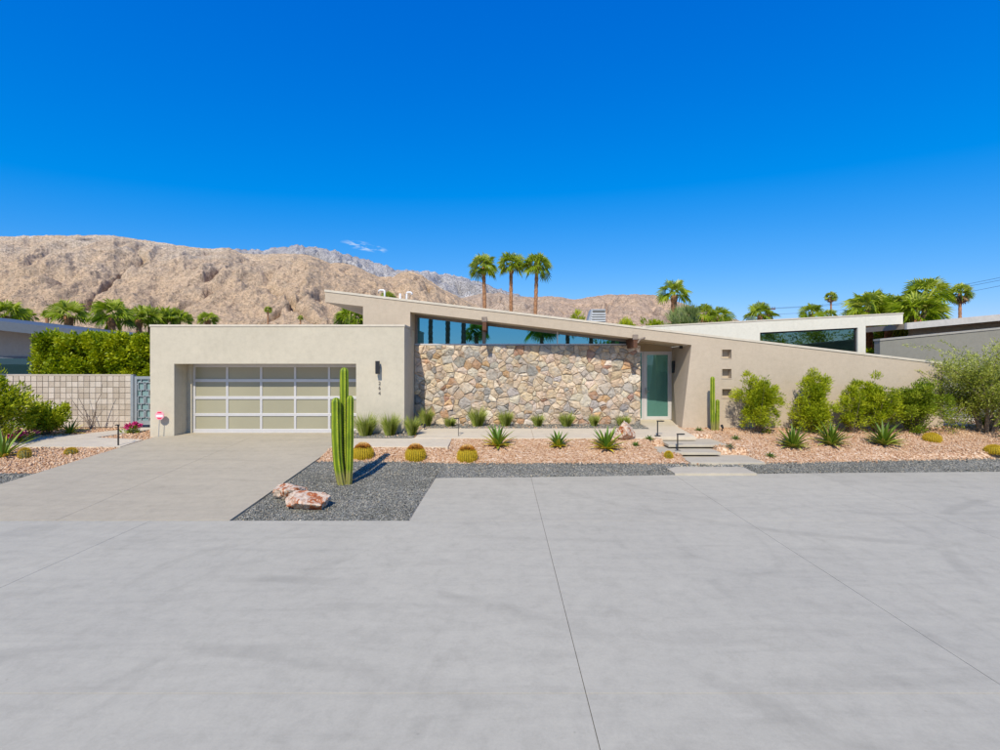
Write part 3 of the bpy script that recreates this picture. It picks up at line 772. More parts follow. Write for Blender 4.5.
# coping on the parapet, butted lengths with hairline joints
cap = MB()
cap.box(GX0 - .015, GX1 + .015, GY - .018, GY + .42, GZT - .05, GZT + .012)
cap.box(GX0 - .015, GX0 + .32, GY + .424, 24, GZT - .05, GZT + .012)
cap.box(GX1 - .32, GX1 + .015, GY + .424, 16.13, GZT - .05, GZT + .012)
part(cap, 'parapet_coping', MAT['cap'], bevel=0.004)

# sectional garage door
DY = 15.87
gd = part(MB().box(-9.7, -4.1, DY + .07, DY + .1, .44, 2.6), 'garage_door', MAT['dark_int'])
dx0, dx1 = PX(193, DY), PX(363, DY)
zs = [(OZ - .003, PZ(367.2, DY)), (PZ(379, DY), PZ(382, DY)), (PZ(396.3, DY), PZ(399.2, DY)), (PZ(413.3, DY), PZ(416.2, DY)), (PZ(429, DY), .455)]
rail_z = [(a, b) for a, b in zs]
for (a, b) in rail_z:
    part(MB().box(dx0, dx1, DY, DY + .05, b, a), 'rail', MAT['alu'], gd, 0.006)
cw = (dx1 - dx0) / 5
xm = [dx0 + .035] + [dx0 + cw * i for i in range(1, 5)] + [dx1 - .035]
for i, x in enumerate(xm):
    for j in range(4):
        za, zb = rail_z[j][1], rail_z[j + 1][0]
        part(MB().box(x - .036, x + .036, DY + .003, DY + .048, zb, za), 'stile', MAT['alu'], gd, 0.005)
for i in range(5):
    for j in range(4):
        za, zb = rail_z[j][1], rail_z[j + 1][0]
        part(MB().box(xm[i] + .036, xm[i + 1] - .036, DY + .028, DY + .04, zb, za), 'pane', MAT['frost'], gd)
part(MB().box(OX0 + .003, dx0 - .003, DY - .03, DY + .1, .45, 2.64), 'door_jamb', MAT['garage'])
part(MB().box(dx0 - .07, dx0 - .004, DY - .06, DY - .032, .45, 2.64), 'door_track', MAT['garage'])

# main frame wall, fascia and roof
FY = 16.14
RX0, RX1 = PX(325, FY), PX(943.4, FY)
RZ0, RZ1 = PZ(290, FY), PZ(362.6, FY)
SL = (RZ1 - RZ0) / (RX1 - RX0)
def T(x): return RZ0 + SL * (x - RX0)
TH = 0.385
def Sf(x): return T(x) - TH
PXL, PXR = PX(363, FY), -2.98
EB, ET = PX(680.5, FY), PX(691.5, FY)
outer = [(RX0, Sf(RX0)), (PXL, Sf(PXL)), (PXL, GZT - .3), (PXR, GZT - .3), (PXR, Sf(PXR)), (ET, Sf(ET)), (EB, .2), (RX1, .2), (RX1, T(RX1) - .05), (RX0, T(RX0) - .05)]
nich = []
for (ya, yb) in ((349.6, 358.3), (369.0, 378.3), (389.0, 397.8)):
    xa, xb = PX(722.0, FY), PX(731.2, FY)
    nich.append((xa, xb, PZ(yb, FY), PZ(ya, FY)))
holes = [[(a, c), (a, d), (b, d), (b, c)] for a, b, c, d in nich]
part(MB().prism(outer, FY, FY + .31, holes), 'front_wall', MAT['frame'], bevel=0.0)
for a, b, c, d in nich:
    nb = MB().box(a - .02, b + .02, FY + .22, FY + .30, c - .02, d + .02)
    nb2 = part(MB().box(a + .002, b - .002, FY + .2, FY + .28, c + .002, d - .002), 'niche_back', MAT['frame'])
    part(MB().prism([(a - .022, c - .022), (b + .022, c - .022), (b + .022, d + .022), (a - .022, d + .022)], FY - .012, FY + .02, [[(a, c), (a, d), (b, d), (b, c)]]), 'niche_rim', MAT['frame'])
lip = MB()
seg = [RX0 - .015] + [RX0 + 3.05 * i for i in range(1, 7)] + [RX1 + .015]
for i in range(len(seg) - 1):
    a, b = seg[i], seg[i + 1] - .004
    lip.prism([(a, T(a) - .055), (b, T(b) - .055), (b, T(b) + .012), (a, T(a) + .012)], FY - .022, FY + .33)
part(lip, 'fascia_flashing', MAT['cap'])
roof = part(MB().prism([(RX0, Sf(RX0)), (6.1, Sf(6.1)), (6.1, T(6.1) - .07), (RX0, T(RX0) - .07)], FY + .312, 26), 'roof', MAT['frame'])
part(MB().prism([(RX0, T(RX0) - .055), (RX0 + .3, T(RX0 + .3) - .055), (RX0 + .3, T(RX0 + .3) + .01), (RX0, T(RX0) + .01)], FY + .335, 26), 'roof_edge', MAT['cap'])
# side wall of the pier and house body behind
part(MB().prism([(PXL + .003, .3), (PXL + .3, .3), (PXL + .3, Sf(PXL + .3) - .003), (PXL + .003, Sf(PXL) - .003)], FY + .312, 25.5), 'side_wall', MAT['frame'])
part(MB().prism([(-3.28, GZT - .05), (-2.985, GZT - .05), (-2.985, Sf(-2.985) - .003), (-3.28, Sf(-3.28) - .003)], FY + .312, 17.2).box(-3.28, -2.985, 16.935, 17.4, .3, GZT - .06), 'pier_reveal', MAT['frame'])
part(MB().prism([(PXL + .3, .3), (6.1, .3), (6.1, Sf(6.1) - .003), (PXL + .3, Sf(PXL + .3) - .003)], 25.2, 25.5), 'rear_wall', MAT['interior'])
part(MB().box(6.35, 6.6, 16.46, 25.2, .3, 3.1), 'inner_wall', MAT['interior'])
part(MB().box(-3.2, 6.35, 17.42, 25.2, .58, .615), 'inner_floor', MAT['interior'])

# stone wall
SY = 16.93
SX0, SX1, SZ0, SZ1 = -2.98, PX(640.5, SY), 0.5, PZ(345.2, SY)
sw = part(MB().box(SX0, SX1 - .03, SY + .016, SY + .42, .4, SZ1 - .02), 'stone_wall', MAT['mortar'])
def voronoi_cells(x0, x1, z0, z1, n):
    pts = []; tries = 0
    while len(pts) < n and tries < 60000:
        tries += 1
        p = (random.uniform(x0, x1), random.uniform(z0, z1), random.choice((0.09, 0.11, 0.13, 0.17, 0.22, 0.3)))
        if all(((p[0] - q[0]) ** 2 + ((p[1] - q[1]) * 1.5) ** 2) > (0.5 * (p[2] + q[2])) ** 2 for q in pts): pts.append(p)
    cells = []
    for i, p in enumerate(pts):
        poly = [(x0, z0), (x1, z0), (x1, z1), (x0, z1)]
        near = sorted((q for j, q in enumerate(pts) if j != i), key=lambda q: (q[0] - p[0]) ** 2 + (q[1] - p[1]) ** 2)[:22]
        for q in near:
            # weighted bisector so large stones stay large
            dx, dz_ = q[0] - p[0], q[1] - p[1]
            d2 = dx * dx + dz_ * dz_
            wgt = 0.5 + 0.5 * (p[2] ** 2 - q[2] ** 2) / d2 * 0.28
            mx_, mz = p[0] + dx * wgt, p[1] + dz_ * wgt
            new = []
            for k in range(len(poly)):
                a, b = poly[k], poly[(k + 1) % len(poly)]
                da = (a[0] - mx_) * dx + (a[1] - mz) * dz_; db = (b[0] - mx_) * dx + (b[1] - mz) * dz_
                if da <= 0: new.append(a)
                if (da < 0 < db) or (db < 0 < da):
                    s = da / (da - db); new.append((a[0] + (b[0] - a[0]) * s, a[1] + (b[1] - a[1]) * s))
            poly = new
            if len(poly) < 3: break
        if len(poly) >= 3: cells.append(poly)
    return cells
STC = [((0.58, 0.45, 0.31), 28), ((0.6, 0.475, 0.34), 22), ((0.5, 0.38, 0.26), 16), ((0.48, 0.41, 0.325), 15), ((0.4, 0.36, 0.3), 12), ((0.29, 0.27, 0.235), 6), ((0.54, 0.35, 0.19), 7), ((0.46, 0.28, 0.165), 4), ((0.62, 0.53, 0.41), 14), ((0.38, 0.22, 0.15), 2)]
pool = [c for c, k in STC for _ in range(k)]
cells = voronoi_cells(SX0, SX1, SZ0, SZ1, 450)
def poly_area(p): return abs(sum(p[i][0] * p[(i + 1) % len(p)][1] - p[(i + 1) % len(p)][0] * p[i][1] for i in range(len(p)))) / 2
cells.sort(key=poly_area, reverse=True)
small_v, small_f, small_c = [], [], []
for ci, poly in enumerate(cells):
    # break long edges, wobble, shrink to leave a joint
    cx = sum(p[0] for p in poly) / len(poly); cz = sum(p[1] for p in poly) / len(poly)
    ring = []
    for k in range(len(poly)):
        a, b = poly[k], poly[(k + 1) % len(poly)]
        L = math.hypot(b[0] - a[0], b[1] - a[1])
        if L < 0.035:
            ring.append(((a[0] + b[0]) / 2, (a[1] + b[1]) / 2)); continue
        # cut the corner at a and add a wobbling mid point
        c = min(0.012, L * .15)
        ux, uz = (b[0] - a[0]) / L, (b[1] - a[1]) / L
        ring.append((a[0] + ux * c, a[1] + uz * c))
        if L > 0.16:
            o_ = random.uniform(-0.002, 0.008)
            ring.append(((a[0] + b[0]) / 2 - uz * o_, (a[1] + b[1]) / 2 + ux * o_))
        ring.append((b[0] - ux * c, b[1] - uz * c))
    def inset(r, d):
        out = []
        for x, z in r:
            l = math.hypot(x - cx, z - cz); f_ = max(0.2, 1 - d / max(l, .01)); out.append((cx + (x - cx) * f_, cz + (z - cz) * f_))
        return out
    r0 = inset(ring, 0.0015); r1 = inset(ring, random.uniform(0.008, 0.02)); r2 = inset(ring, random.uniform(0.045, 0.08))
    prot = random.uniform(0.0, 0.03); tx, tz = random.gauss(0, .09), random.gauss(0, .09)
    V = []; n = len(ring)
    for x, z in r0: V.append((x, SY + .06, z))
    for x, z in r0: V.append((x, SY + .02 - prot * .6, z))
    for x, z in r1: V.append((x, SY + .002 - prot + tx * (x - cx) + tz * (z - cz) + random.gauss(0, .004), z))
    for x, z in r2: V.append((x, SY - .012 - prot + tx * (x - cx) + tz * (z - cz) + random.gauss(0, .009), z))
    V.append((cx, SY - .016 - prot + random.gauss(0, .008), cz))
    Fc = []
    for l in range(3):
        for k in range(n):
            k2 = (k + 1) % n; Fc.append((l * n + k, l * n + k2, (l + 1) * n + k2, (l + 1) * n + k))
    for k in range(n): Fc.append((3 * n + k, 3 * n + (k + 1) % n, 4 * n))
    c = random.choice(pool); v = random.uniform(.8, 1.16)
    rgba = (c[0] * v, c[1] * v * random.uniform(.97, 1.03), c[2] * v * random.uniform(.94, 1.06), 1)
    if ci < 300:
        o = part(MB().add(V, Fc), 'stone', MAT['stone'], sw); o.color = rgba
    else:
        b0 = len(small_v); small_v += V; small_f += [tuple(i + b0 for i in f_) for f_ in Fc]; small_c += [rgba] * len(V)
o = part(MB().add(small_v, small_f), 'small_stones', MAT['small_stone'], sw); tag(o, kind='stuff')
ca_ = o.data.attributes.new('tone', 'FLOAT_COLOR', 'POINT'); ca_.data.foreach_set('color', np.array(small_c, dtype=np.float32).ravel())

# clerestory window over the stone wall
CY = 17.06
WX1 = PX(630, CY)
zb = SZ1 + .006
mulls = [SX0 + .035, PX(484, CY), PX(557.3, CY), WX1]
clw = part(MB().box(SX0, WX1 + .04, CY - .04, CY + .05, zb, zb + .05), 'clerestory_window', MAT['alu'])
for i in range(3):
    a, b = mulls[i], mulls[i + 1]
    part(MB().prism([(a, zb + .05), (b, zb + .05), (b, Sf(b) - .05), (a, Sf(a) - .05)], CY, CY + .012), 'pane', MAT['glass'], clw)
for i, x in enumerate(mulls):
    w_ = (.05, .06, .016, .03)[i]
    part(MB().prism([(x - w_, zb + .05), (x + w_, zb + .05), (x + w_, Sf(x + w_) - .004), (x - w_, Sf(x - w_) - .004)], CY - .035, CY + .045), 'mullion', MAT['alu'] if i == 2 else MAT['mull'], clw)
part(MB().prism([(SX0, Sf(SX0) - .09), (WX1, Sf(WX1) - .09), (WX1, Sf(WX1) - .004), (SX0, Sf(SX0) - .004)], CY - .03, CY + .04), 'head_frame', MAT['mull'], clw)
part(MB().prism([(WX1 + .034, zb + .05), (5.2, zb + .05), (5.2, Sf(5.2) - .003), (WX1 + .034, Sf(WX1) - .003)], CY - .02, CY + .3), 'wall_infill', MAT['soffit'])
for x in (PX(484.3, 16.0), PX(636, 16.0)):
    bm_ = MB()
    z1 = Sf(x) - .004
    bm_.prism([(x - .065, z1 - .30), (x + .065, z1 - .30), (x + .065, z1), (x - .065, z1)], FY - .07, CY - .04)
    b_ = part(bm_, 'roof_beam', MAT['rust'])
    part(MB().box(x - .085, x + .085, FY - .09, FY - .024, z1 - .04, z1 + .12), 'beam_cap', MAT['twig'], b_, 0.008)
# bracket beside the second beam
x = PX(639, 16.0)
part(MB().tube([(x - .02, FY - .05, Sf(x) - .14), (x + .06, FY - .06, Sf(x) - .02), (x + .22, FY - .05, Sf(x) + .03)], .03, 8), 'beam_bracket', MAT['twig'])

# entry: back wall, door, side light, slanting wing wall
EY = 18.05
EXR = PX(673, EY)
DX0, DX1, DZ0, DZ1 = PX(643.6, EY), PX(672, EY), 0.635, PZ(351.3, EY)
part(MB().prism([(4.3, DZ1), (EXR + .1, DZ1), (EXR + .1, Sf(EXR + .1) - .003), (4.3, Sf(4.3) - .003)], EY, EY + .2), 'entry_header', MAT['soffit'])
zt = Sf(ET) - .002
ev = []
for (Y_, f_) in ((FY + .312, 0), (EY + .2, 1)):
    for (zz, xf, xk) in ((.2, EB, EXR), (zt, ET - .002, EXR)):
        ev.append((xf + (xk - xf) * f_ + .002, Y_, zz)); ev.append((max(xf, xk) + .35, Y_, zz))
part(MB().add(ev, [(0, 2, 6, 4), (1, 5, 7, 3), (0, 1, 3, 2), (4, 6, 7, 5), (2, 3, 7, 6), (0, 4, 5, 1)]), 'entry_side_wall', MAT['frame'])
ed = part(MB().prism([(DX0, DZ0), (DX1, DZ0), (DX1, DZ1 - .003), (DX0, DZ1 - .003)], EY + .02, EY + .1,
                     [[(DX0 + .13, DZ0 + .12), (DX0 + .13, DZ1 - .13), (DX1 - .14, DZ1 - .13), (DX1 - .14, DZ0 + .12)]]), 'entry_door', MAT['alu'], bevel=0.006)
part(MB().box(DX0 + .13, DX1 - .14, EY + .05, EY + .062, DZ0 + .12, DZ1 - .13), 'pane', MAT['door_glass'], ed)
part(MB().tube([(DX0 + .075, EY - .03, 1.55), (DX0 + .075, EY - .03, 1.8)], .014, 8).tube([(DX0 + .075, EY + .02, 1.66), (DX0 + .075, EY - .03, 1.66)], .01, 6).tube([(DX0 + .06, EY - .025, 1.66), (DX0 + .2, EY - .025, 1.66)], .011, 6), 'handle', MAT['steel'], ed)
sl = part(MB().prism([(4.35, DZ0), (DX0 - .004, DZ0), (DX0 - .004, DZ1 - .003), (4.35, DZ1 - .003)], EY + .03, EY + .09,
                     [[(4.42, DZ0 + .05), (4.42, DZ1 - .06), (DX0 - .06, DZ1 - .06), (DX0 - .06, DZ0 + .05)]]), 'side_light', MAT['alu'])
part(MB().box(4.42, DX0 - .06, EY + .055, EY + .067, DZ0 + .05, DZ1 - .06), 'pane', MAT['door_glass'], sl)
part(MB().box(3.2, EXR + .1, 20.4, 20.6, .6, 3.3), 'hall_wall', MAT['interior'])
# white wing behind
WY = 22.0
wl_ = lambda x: PZ(326, WY) + (PZ(312.8, WY) - PZ(326, WY)) / (PX(903, WY) - PX(645, WY)) * (x - PX(645, WY))
WXE, WXP = PX(903, WY), PX(865.7, WY)
WTH = .49
gx0, gx1 = PX(760, WY), PX(857.8, WY)
gt = lambda x: wl_(x) - WTH - .06
part(MB().prism([(6.62, .3), (gx0, .3), (gx0, gt(gx0)), (gx1, gt(gx1)), (gx1, .3), (WXP, .3), (WXP, wl_(WXP) - .05), (6.62, wl_(6.62) - .05)], WY, WY + .3), 'wing_wall', MAT['white'])
part(MB().prism([(6.15, wl_(6.15) - WTH), (6.617, wl_(6.617) - WTH), (6.617, wl_(6.617) - .05), (6.15, wl_(6.15) - .05)], WY, WY + .3), 'wing_fascia', MAT['white'])
part(MB().prism([(WXP + .003, wl_(WXP) - WTH), (WXE, wl_(WXE) - WTH), (WXE, wl_(WXE) - .05), (WXP + .003, wl_(WXP) - .05)], WY, WY + .3), 'wing_fascia', MAT['white'])
part(MB().prism([(6.15, wl_(6.15) - WTH), (WXP + .003, wl_(WXP) - WTH), (WXP + .003, wl_(WXP) - .07), (6.15, wl_(6.15) - .07)], WY + .302, 31), 'wing_roof', MAT['white'])
part(MB().prism([(6.15, wl_(6.15) - .05), (WXE + .015, wl_(WXE) - .05), (WXE + .015, wl_(WXE) + .01), (6.15, wl_(6.15) + .01)], WY - .02, WY + .34), 'wing_flashing', MAT['cap'])
ww = part(MB().prism([(gx0, .5), (gx1, .5), (gx1, gt(gx1) - .002), (gx0, gt(gx0) - .002)], WY + .1, WY + .18, [[(gx0 + .05, .6), (gx0 + .05, gt(gx0) - .06), (gx1 - .06, gt(gx1) - .06), (gx1 - .06, .6)]]), 'wing_window', MAT['black'])
part(MB().prism([(gx0 + .05, .6), (gx1 - .06, .6), (gx1 - .06, gt(gx1) - .06), (gx0 + .05, gt(gx0) - .06)], WY + .13, WY + .142), 'pane', MAT['win_glass'], ww)
part(MB().box(WXP - .3, WXP - .003, WY + .302, 30, .3, wl_(WXP) - WTH - .003).box(6.62, WXP - .3, 28, 28.3, .3, wl_(6.62) - WTH), 'wing_inner_wall', MAT['white'])

# rooftop vent and pipes
VY = 20.0
vx0, vx1, vx2 = PX(586, VY), PX(591.5, VY), PX(605.7, VY)
vzb, vzt = T(vx1) - .12, PZ(309, VY)
vent = empty('roof_vent', (PX(597, VY), VY, T(PX(597, VY)) - .07))
tag(vent, 'grey sheet metal vent with louvre slots on the sloped roof', 'vent')
part(MB().prism([(vx0 - .06, vzb), (vx2, vzb), (vx2, vzt), (vx1, vzt)], VY + .03, VY + .6), 'housing', MAT['ventmetal'], vent, 0.01)
part(MB().prism([(vx1 - .03, vzb), (vx2 - .02, vzb), (vx2 - .02, vzt - .05), (vx1 + .06, vzt - .05)], VY + .018, VY + .03), 'slot_panel', MAT['dark_int'], vent)
for i in range(5):
    z = PZ(314.4 + i * 2.4 - 1.1, VY)
    part(MB().add([(vx1 - .04 + .03 * (4 - i) / 2, VY + .0, z - .03), (vx2, VY + .0, z - .03), (vx2, VY + .025, z + .035), (vx1 - .04 + .03 * (4 - i) / 2, VY + .025, z + .035),
                   (vx1 - .04 + .03 * (4 - i) / 2, VY + .012, z - .035), (vx2, VY + .012, z - .035), (vx2, VY + .03, z + .03), (vx1 - .04 + .03 * (4 - i) / 2, VY + .03, z + .03)],
                  [(0, 1, 2, 3), (7, 6, 5, 4), (0, 4, 5, 1), (3, 2, 6, 7), (0, 3, 7, 4), (1, 5, 6, 2)]), 'louvre', MAT['ventmetal'], vent)
PY = 18.6
def pipe(pts, lab):
    w = [P(x, y, PY) for x, y in pts]
    x0 = w[0][0]; b = T(x0) - .09
    o = MB().tube([(x0, PY, b)] + w, .036, 10).build('vent_pipe', MAT['pvc'], None, 0, True)
    tag(o, lab, 'pipe')
pipe([(384.6, 292), (384.3, 290.8), (383.5, 290.2), (380, 290.2), (378.9, 290.8), (378.5, 293)], 'white hooked vent pipe on roof bent towards the mountain peak side')
pipe([(400.1, 293.6)], 'short straight white vent pipe between two hooked pipes on roof')
pipe([(406.6, 294), (406.8, 293), (407.6, 292.4), (410.6, 292.4), (411.6, 293), (411.8, 294.8)], 'white hooked vent pipe on roof bent towards the palms')

# wall lamps, house number, small fittings
def number_digits(txt, px, pys, Y):
    nr = adopt(empty('house_number', (PX(px, Y), Y, PZ(pys[1], Y))), None) if False else None
nb = empty('house_number', P(379.6, 387, GY))
tag(nb, 'dark metal house number digits 264 stacked under the lamp', 'number')
for ch, py in zip('264', (382.6, 387.4, 392.6)):
    cu = bpy.data.curves.new('digit', 'FONT'); cu.body = ch; cu.size = 0.15; cu.extrude = 0.008; cu.align_x = 'CENTER'
    t_ = bpy.data.objects.new('t', cu); COL.objects.link(t_)
    dg = bpy.context.evaluated_depsgraph_get()
    me = bpy.data.meshes.new_from_object(t_.evaluated_get(dg)); me.name = 'digit'
    COL.objects.unlink(t_); bpy.data.objects.remove(t_)
    me.materials.clear(); me.materials.append(MAT['mull'])
    me.transform(Matrix.Translation(Vector((PX(379.6, GY), GY - .012, PZ(py, GY) - .065))) @ Matrix.Rotation(math.radians(90), 4, 'X'))
    o = bpy.data.objects.new('digit', me); COL.objects.link(o); adopt(o, nb)
lx, lz0, lz1 = PX(378.7, GY), PZ(373.6, GY), PZ(361, GY)
lamp = empty('wall_lamp', (lx, GY, (lz0 + lz1) / 2)); tag(lamp, 'slim black box wall lamp above the number on the garage wall', 'wall lamp')
part(MB().box(lx - .055, lx + .055, GY - .2, GY - .08, lz0, lz1), 'housing', MAT['black'], lamp, 0.006)
part(MB().box(lx - .045, lx + .045, GY - .079, GY - .001, lz0 + .15, lz1 - .15), 'mount', MAT['black'], lamp)
part(MB().box(lx - .045, lx + .045, GY - .19, GY - .09, lz0 - .012, lz0 - .001), 'lens', MAT['frost'], lamp)
def eside(Y, z):
    f_ = (Y - FY - .312) / (EY + .2 - FY - .312); g_ = (z - .2) / (zt - .2)
    xf = EB + (ET - EB) * g_
    return xf + (EXR - xf) * f_
ly = 17.6
l2 = empty('wall_lamp', (eside(ly, 2.4), ly, 2.5)); tag(l2, 'black box lamp on the shaded entry wall beside the glass door', 'wall lamp')
xx = eside(ly, 2.5)
part(MB().box(xx - .13, xx - .06, ly - .07, ly + .07, PZ(373, ly), PZ(361, ly)), 'housing', MAT['black'], l2, .006)
part(MB().box(xx - .061, xx + .03, ly - .05, ly + .05, PZ(369, ly), PZ(364.5, ly)), 'mount', MAT['black'], l2)
part(MB().box(eside(17.3, 1.7) - .03, eside(17.3, 1.7) + .02, 17.26, 17.34, 1.66, 1.82), 'door_bell', MAT['black'])
part(MB().tube([(PX(681, 17.0), 17.0, Sf(PX(681, 17.0)) - .09), (PX(681, 17.0), 17.0, Sf(PX(681, 17.0)) - .003)], .06, 12), 'soffit_downlight', MAT['black'])

# ------------------------------------------------------------------ neighbours
NY = 24.0
nh = empty('neighbour_house', (-24, NY, .4)); tag(nh, 'taupe neighbouring house with blue-grey fascia behind the block wall and hedge', 'house')
nf = lambda x: PZ(321, NY) + (PZ(337.6, NY) - PZ(321, NY)) / (PX(150, NY) - PX(0, NY)) * (x - PX(0, NY))
part(MB().prism([(-40, nf(-40) - .5), (-15.6, nf(-15.6) - .42), (-15.6, nf(-15.6)), (-40, nf(-40))], NY, NY + .15), 'fascia', MAT['nroof'], nh)
part(MB().prism([(-40, nf(-40) - .4), (-15.62, nf(-15.62) - .34), (-15.62, nf(-15.62) - .02), (-40, nf(-40) - .02)], NY + .152, 34), 'roof', MAT['nroof'], nh)
NW = 25.4
wx0, wx1, wz0, wz1 = PX(-30, NW), PX(32.5, NW), PZ(375.5, NW), PZ(356.5, NW)
part(MB().prism([(-40, .2), (-16.5, .2), (-16.5, nf(-16.5) - .4), (-40, nf(-40) - .42)], NW, NW + .3, [[(wx0, wz0), (wx0, wz1), (wx1, wz1), (wx1, wz0)]]), 'wall', MAT['nwall'], nh)
nwin = part(MB().prism([(wx0 + .002, wz0), (wx1 - .002, wz0), (wx1 - .002, wz1 - .002), (wx0 + .002, wz1 - .002)], NW - .04, NW + .1, [[(wx0 + .1, wz0 + .08), (wx0 + .1, wz1 - .1), (wx1 - .1, wz1 - .1), (wx1 - .1, wz0 + .08)]]), 'window', MAT['nroof'], nh)
MAT['nglass'] = m_glass('neighbour_glass', None, (0.2, 0.5, 0.55), (0.1, 0.25, 0.25), 0.22)
part(MB().box(wx0 + .1, wx1 - .1, NW + .03, NW + .045, wz0 + .08, wz1 - .1), 'pane', MAT['nglass'], nwin)
part(MB().box(-39, -17, 30, 30.2, .3, 3.5), 'inner_wall', MAT['dark_int'], nh)

GWY, GRY = 19.4, 21.6
gh = empty('neighbour_house', (20, GWY, .5)); tag(gh, 'grey stucco neighbouring house with overhanging pale roof behind the olive tree', 'house')
gw = lambda x: PZ(341, GWY) + (PZ(329.3, GWY) - PZ(341, GWY)) / (PX(1000, GWY) - PX(877.5, GWY)) * (x - PX(877.5, GWY))
gx = PX(880, GWY)
part(MB().prism([(gx, .2), (40, .2), (40, gw(40)), (gx, gw(gx))], GWY, GWY + .3), 'wall', MAT['gwall'], gh)
part(MB().prism([(gx - .02, gw(gx)), (40, gw(40)), (40, gw(40) + .07), (gx - .02, gw(gx) + .07)], GWY - .03, GWY + .33), 'wall_coping', MAT['gcope'], gh)
gr = lambda x: PZ(322.8, GRY) + (PZ(314.2, GRY) - PZ(322.8, GRY)) / (PX(1000, GRY) - PX(907, GRY)) * (x - PX(907, GRY))
ga = PX(907, GRY)
part(MB().prism([(ga, gr(ga) - .28), (40, gr(40) - .28), (40, gr(40)), (ga, gr(ga))], GRY, GRY + .12), 'fascia', MAT['groof'], gh)
part(MB().prism([(ga + .01, gr(ga) - .26), (40, gr(40) - .26), (40, gr(40) - .03), (ga + .01, gr(ga) - .03)], GRY + .122, 33), 'roof', MAT['gsoff'], gh)
part(MB().prism([(ga + 1.2, .3), (40, .3), (40, gr(40) - .27), (ga + 1.2, gr(ga + 1.2) - .27)], GRY + 1.2, GRY + 1.4), 'upper_wall', MAT['gsoff'], gh)
part(MB().box(17.2, 40, 16.4, 19.3, .2, .56), 'patio', MAT['path'], gh)

# block wall with stacked units, post and gate
BY = 17.5
bx0, bx1 = PX(7.5, BY), PX(131, BY)
bzt = PZ(374.4, BY)
bw = part(MB().box(bx0, bx1, BY + .02, BY + .16, .3, bzt - .05), 'block_wall', MAT['blockcap'], None) if False else MB().box(bx0 + .01, bx1, BY + .012, BY + .17, .2, bzt - .045).build('block_wall', MAT['blockcap'])
tag(bw, 'beige stacked concrete block garden wall below the hedge', 'wall')
ncol = round((bx1 - bx0) / 0.203); cwb = (bx1 - bx0) / ncol; rh = 0.2
bl = bmesh.new(); bmesh.ops.create_cube(bl, size=1.0)
for v in bl.verts: v.co = Vector((v.co.x * (cwb - .014), v.co.y * .19, v.co.z * (rh - .014)))
bmesh.ops.bevel(bl, geom=bl.edges[:], offset=0.006, segments=1, affect='EDGES')
blm = bpy.data.meshes.new('block'); bl.to_mesh(blm); bl.free()
m, nt, b = nodes('block_face')
oi = nt.nodes.new('ShaderNodeObjectInfo'); nz = N(nt, 'ShaderNodeTexNoise', Scale=18.0, Detail=5.0, Roughness=.7); nt.links.new(coords(nt), nz.inputs['Vector'])
cc_ = mixc(nt, 1.0, ramp(nt, oi.outputs['Random'], [(0, (0.44, 0.365, 0.275)), (0.5, (0.53, 0.45, 0.35)), (1, (0.6, 0.52, 0.42))]), ramp(nt, nz.outputs[0], [(.3, (.85,) * 3), (.7, (1.08,) * 3)]), 'MULTIPLY')
nt.links.new(cc_, b.inputs['Base Color']); b.inputs['Roughness'].default_value = .95; bump(nt, b, nz.outputs[0], .4, .01)
blm.materials.append(m)
for r in range(9):
    for c in range(ncol):
        o = bpy.data.objects.new('block', blm); COL.objects.link(o); o.parent = bw
        o.location = (bx0 + cwb * (c + .5), BY + .085 + random.uniform(-.004, .004), bzt - .05 - rh * (r + .5))
cpb = MB()
cpb.box(bx0 - .02, bx1, BY - .015, BY + .2, bzt - .046, bzt)
o = cpb.build('coping', MAT['block'], bw)
gp = MB().box(bx1 + .002, bx1 + .1, BY - .03, BY + .12, .3, bzt - .02).build('gate_post', MAT['gate']); tag(gp, 'grey steel gate post at the end of the block wall', 'post')
gx0_, gx1_, gz0, gz1 = bx1 + .115, bx1 + 1.15, PZ(424.8, BY), PZ(376.4, BY)
gt_ = empty('gate', (gx0_, BY, gz0)); tag(gt_, 'grey steel gate with linked square pattern over pale green screen', 'gate')
part(MB().prism([(gx0_, gz0), (gx1_, gz0), (gx1_, gz1), (gx0_, gz1)], BY, BY + .05, [[(gx0_ + .09, gz0 + .15), (gx0_ + .09, gz1 - .1), (gx1_ - .09, gz1 - .1), (gx1_ - .09, gz0 + .15)]]), 'frame', MAT['gate'], gt_)
part(MB().box(gx0_ + .05, gx1_ - .05, BY + .055, BY + .065, gz0 + .05, gz1 - .05), 'screen', MAT['gate_back'], gt_)
zz0, zz1 = gz0 + .15, gz1 - .1
hh = (zz1 - zz0) / 3
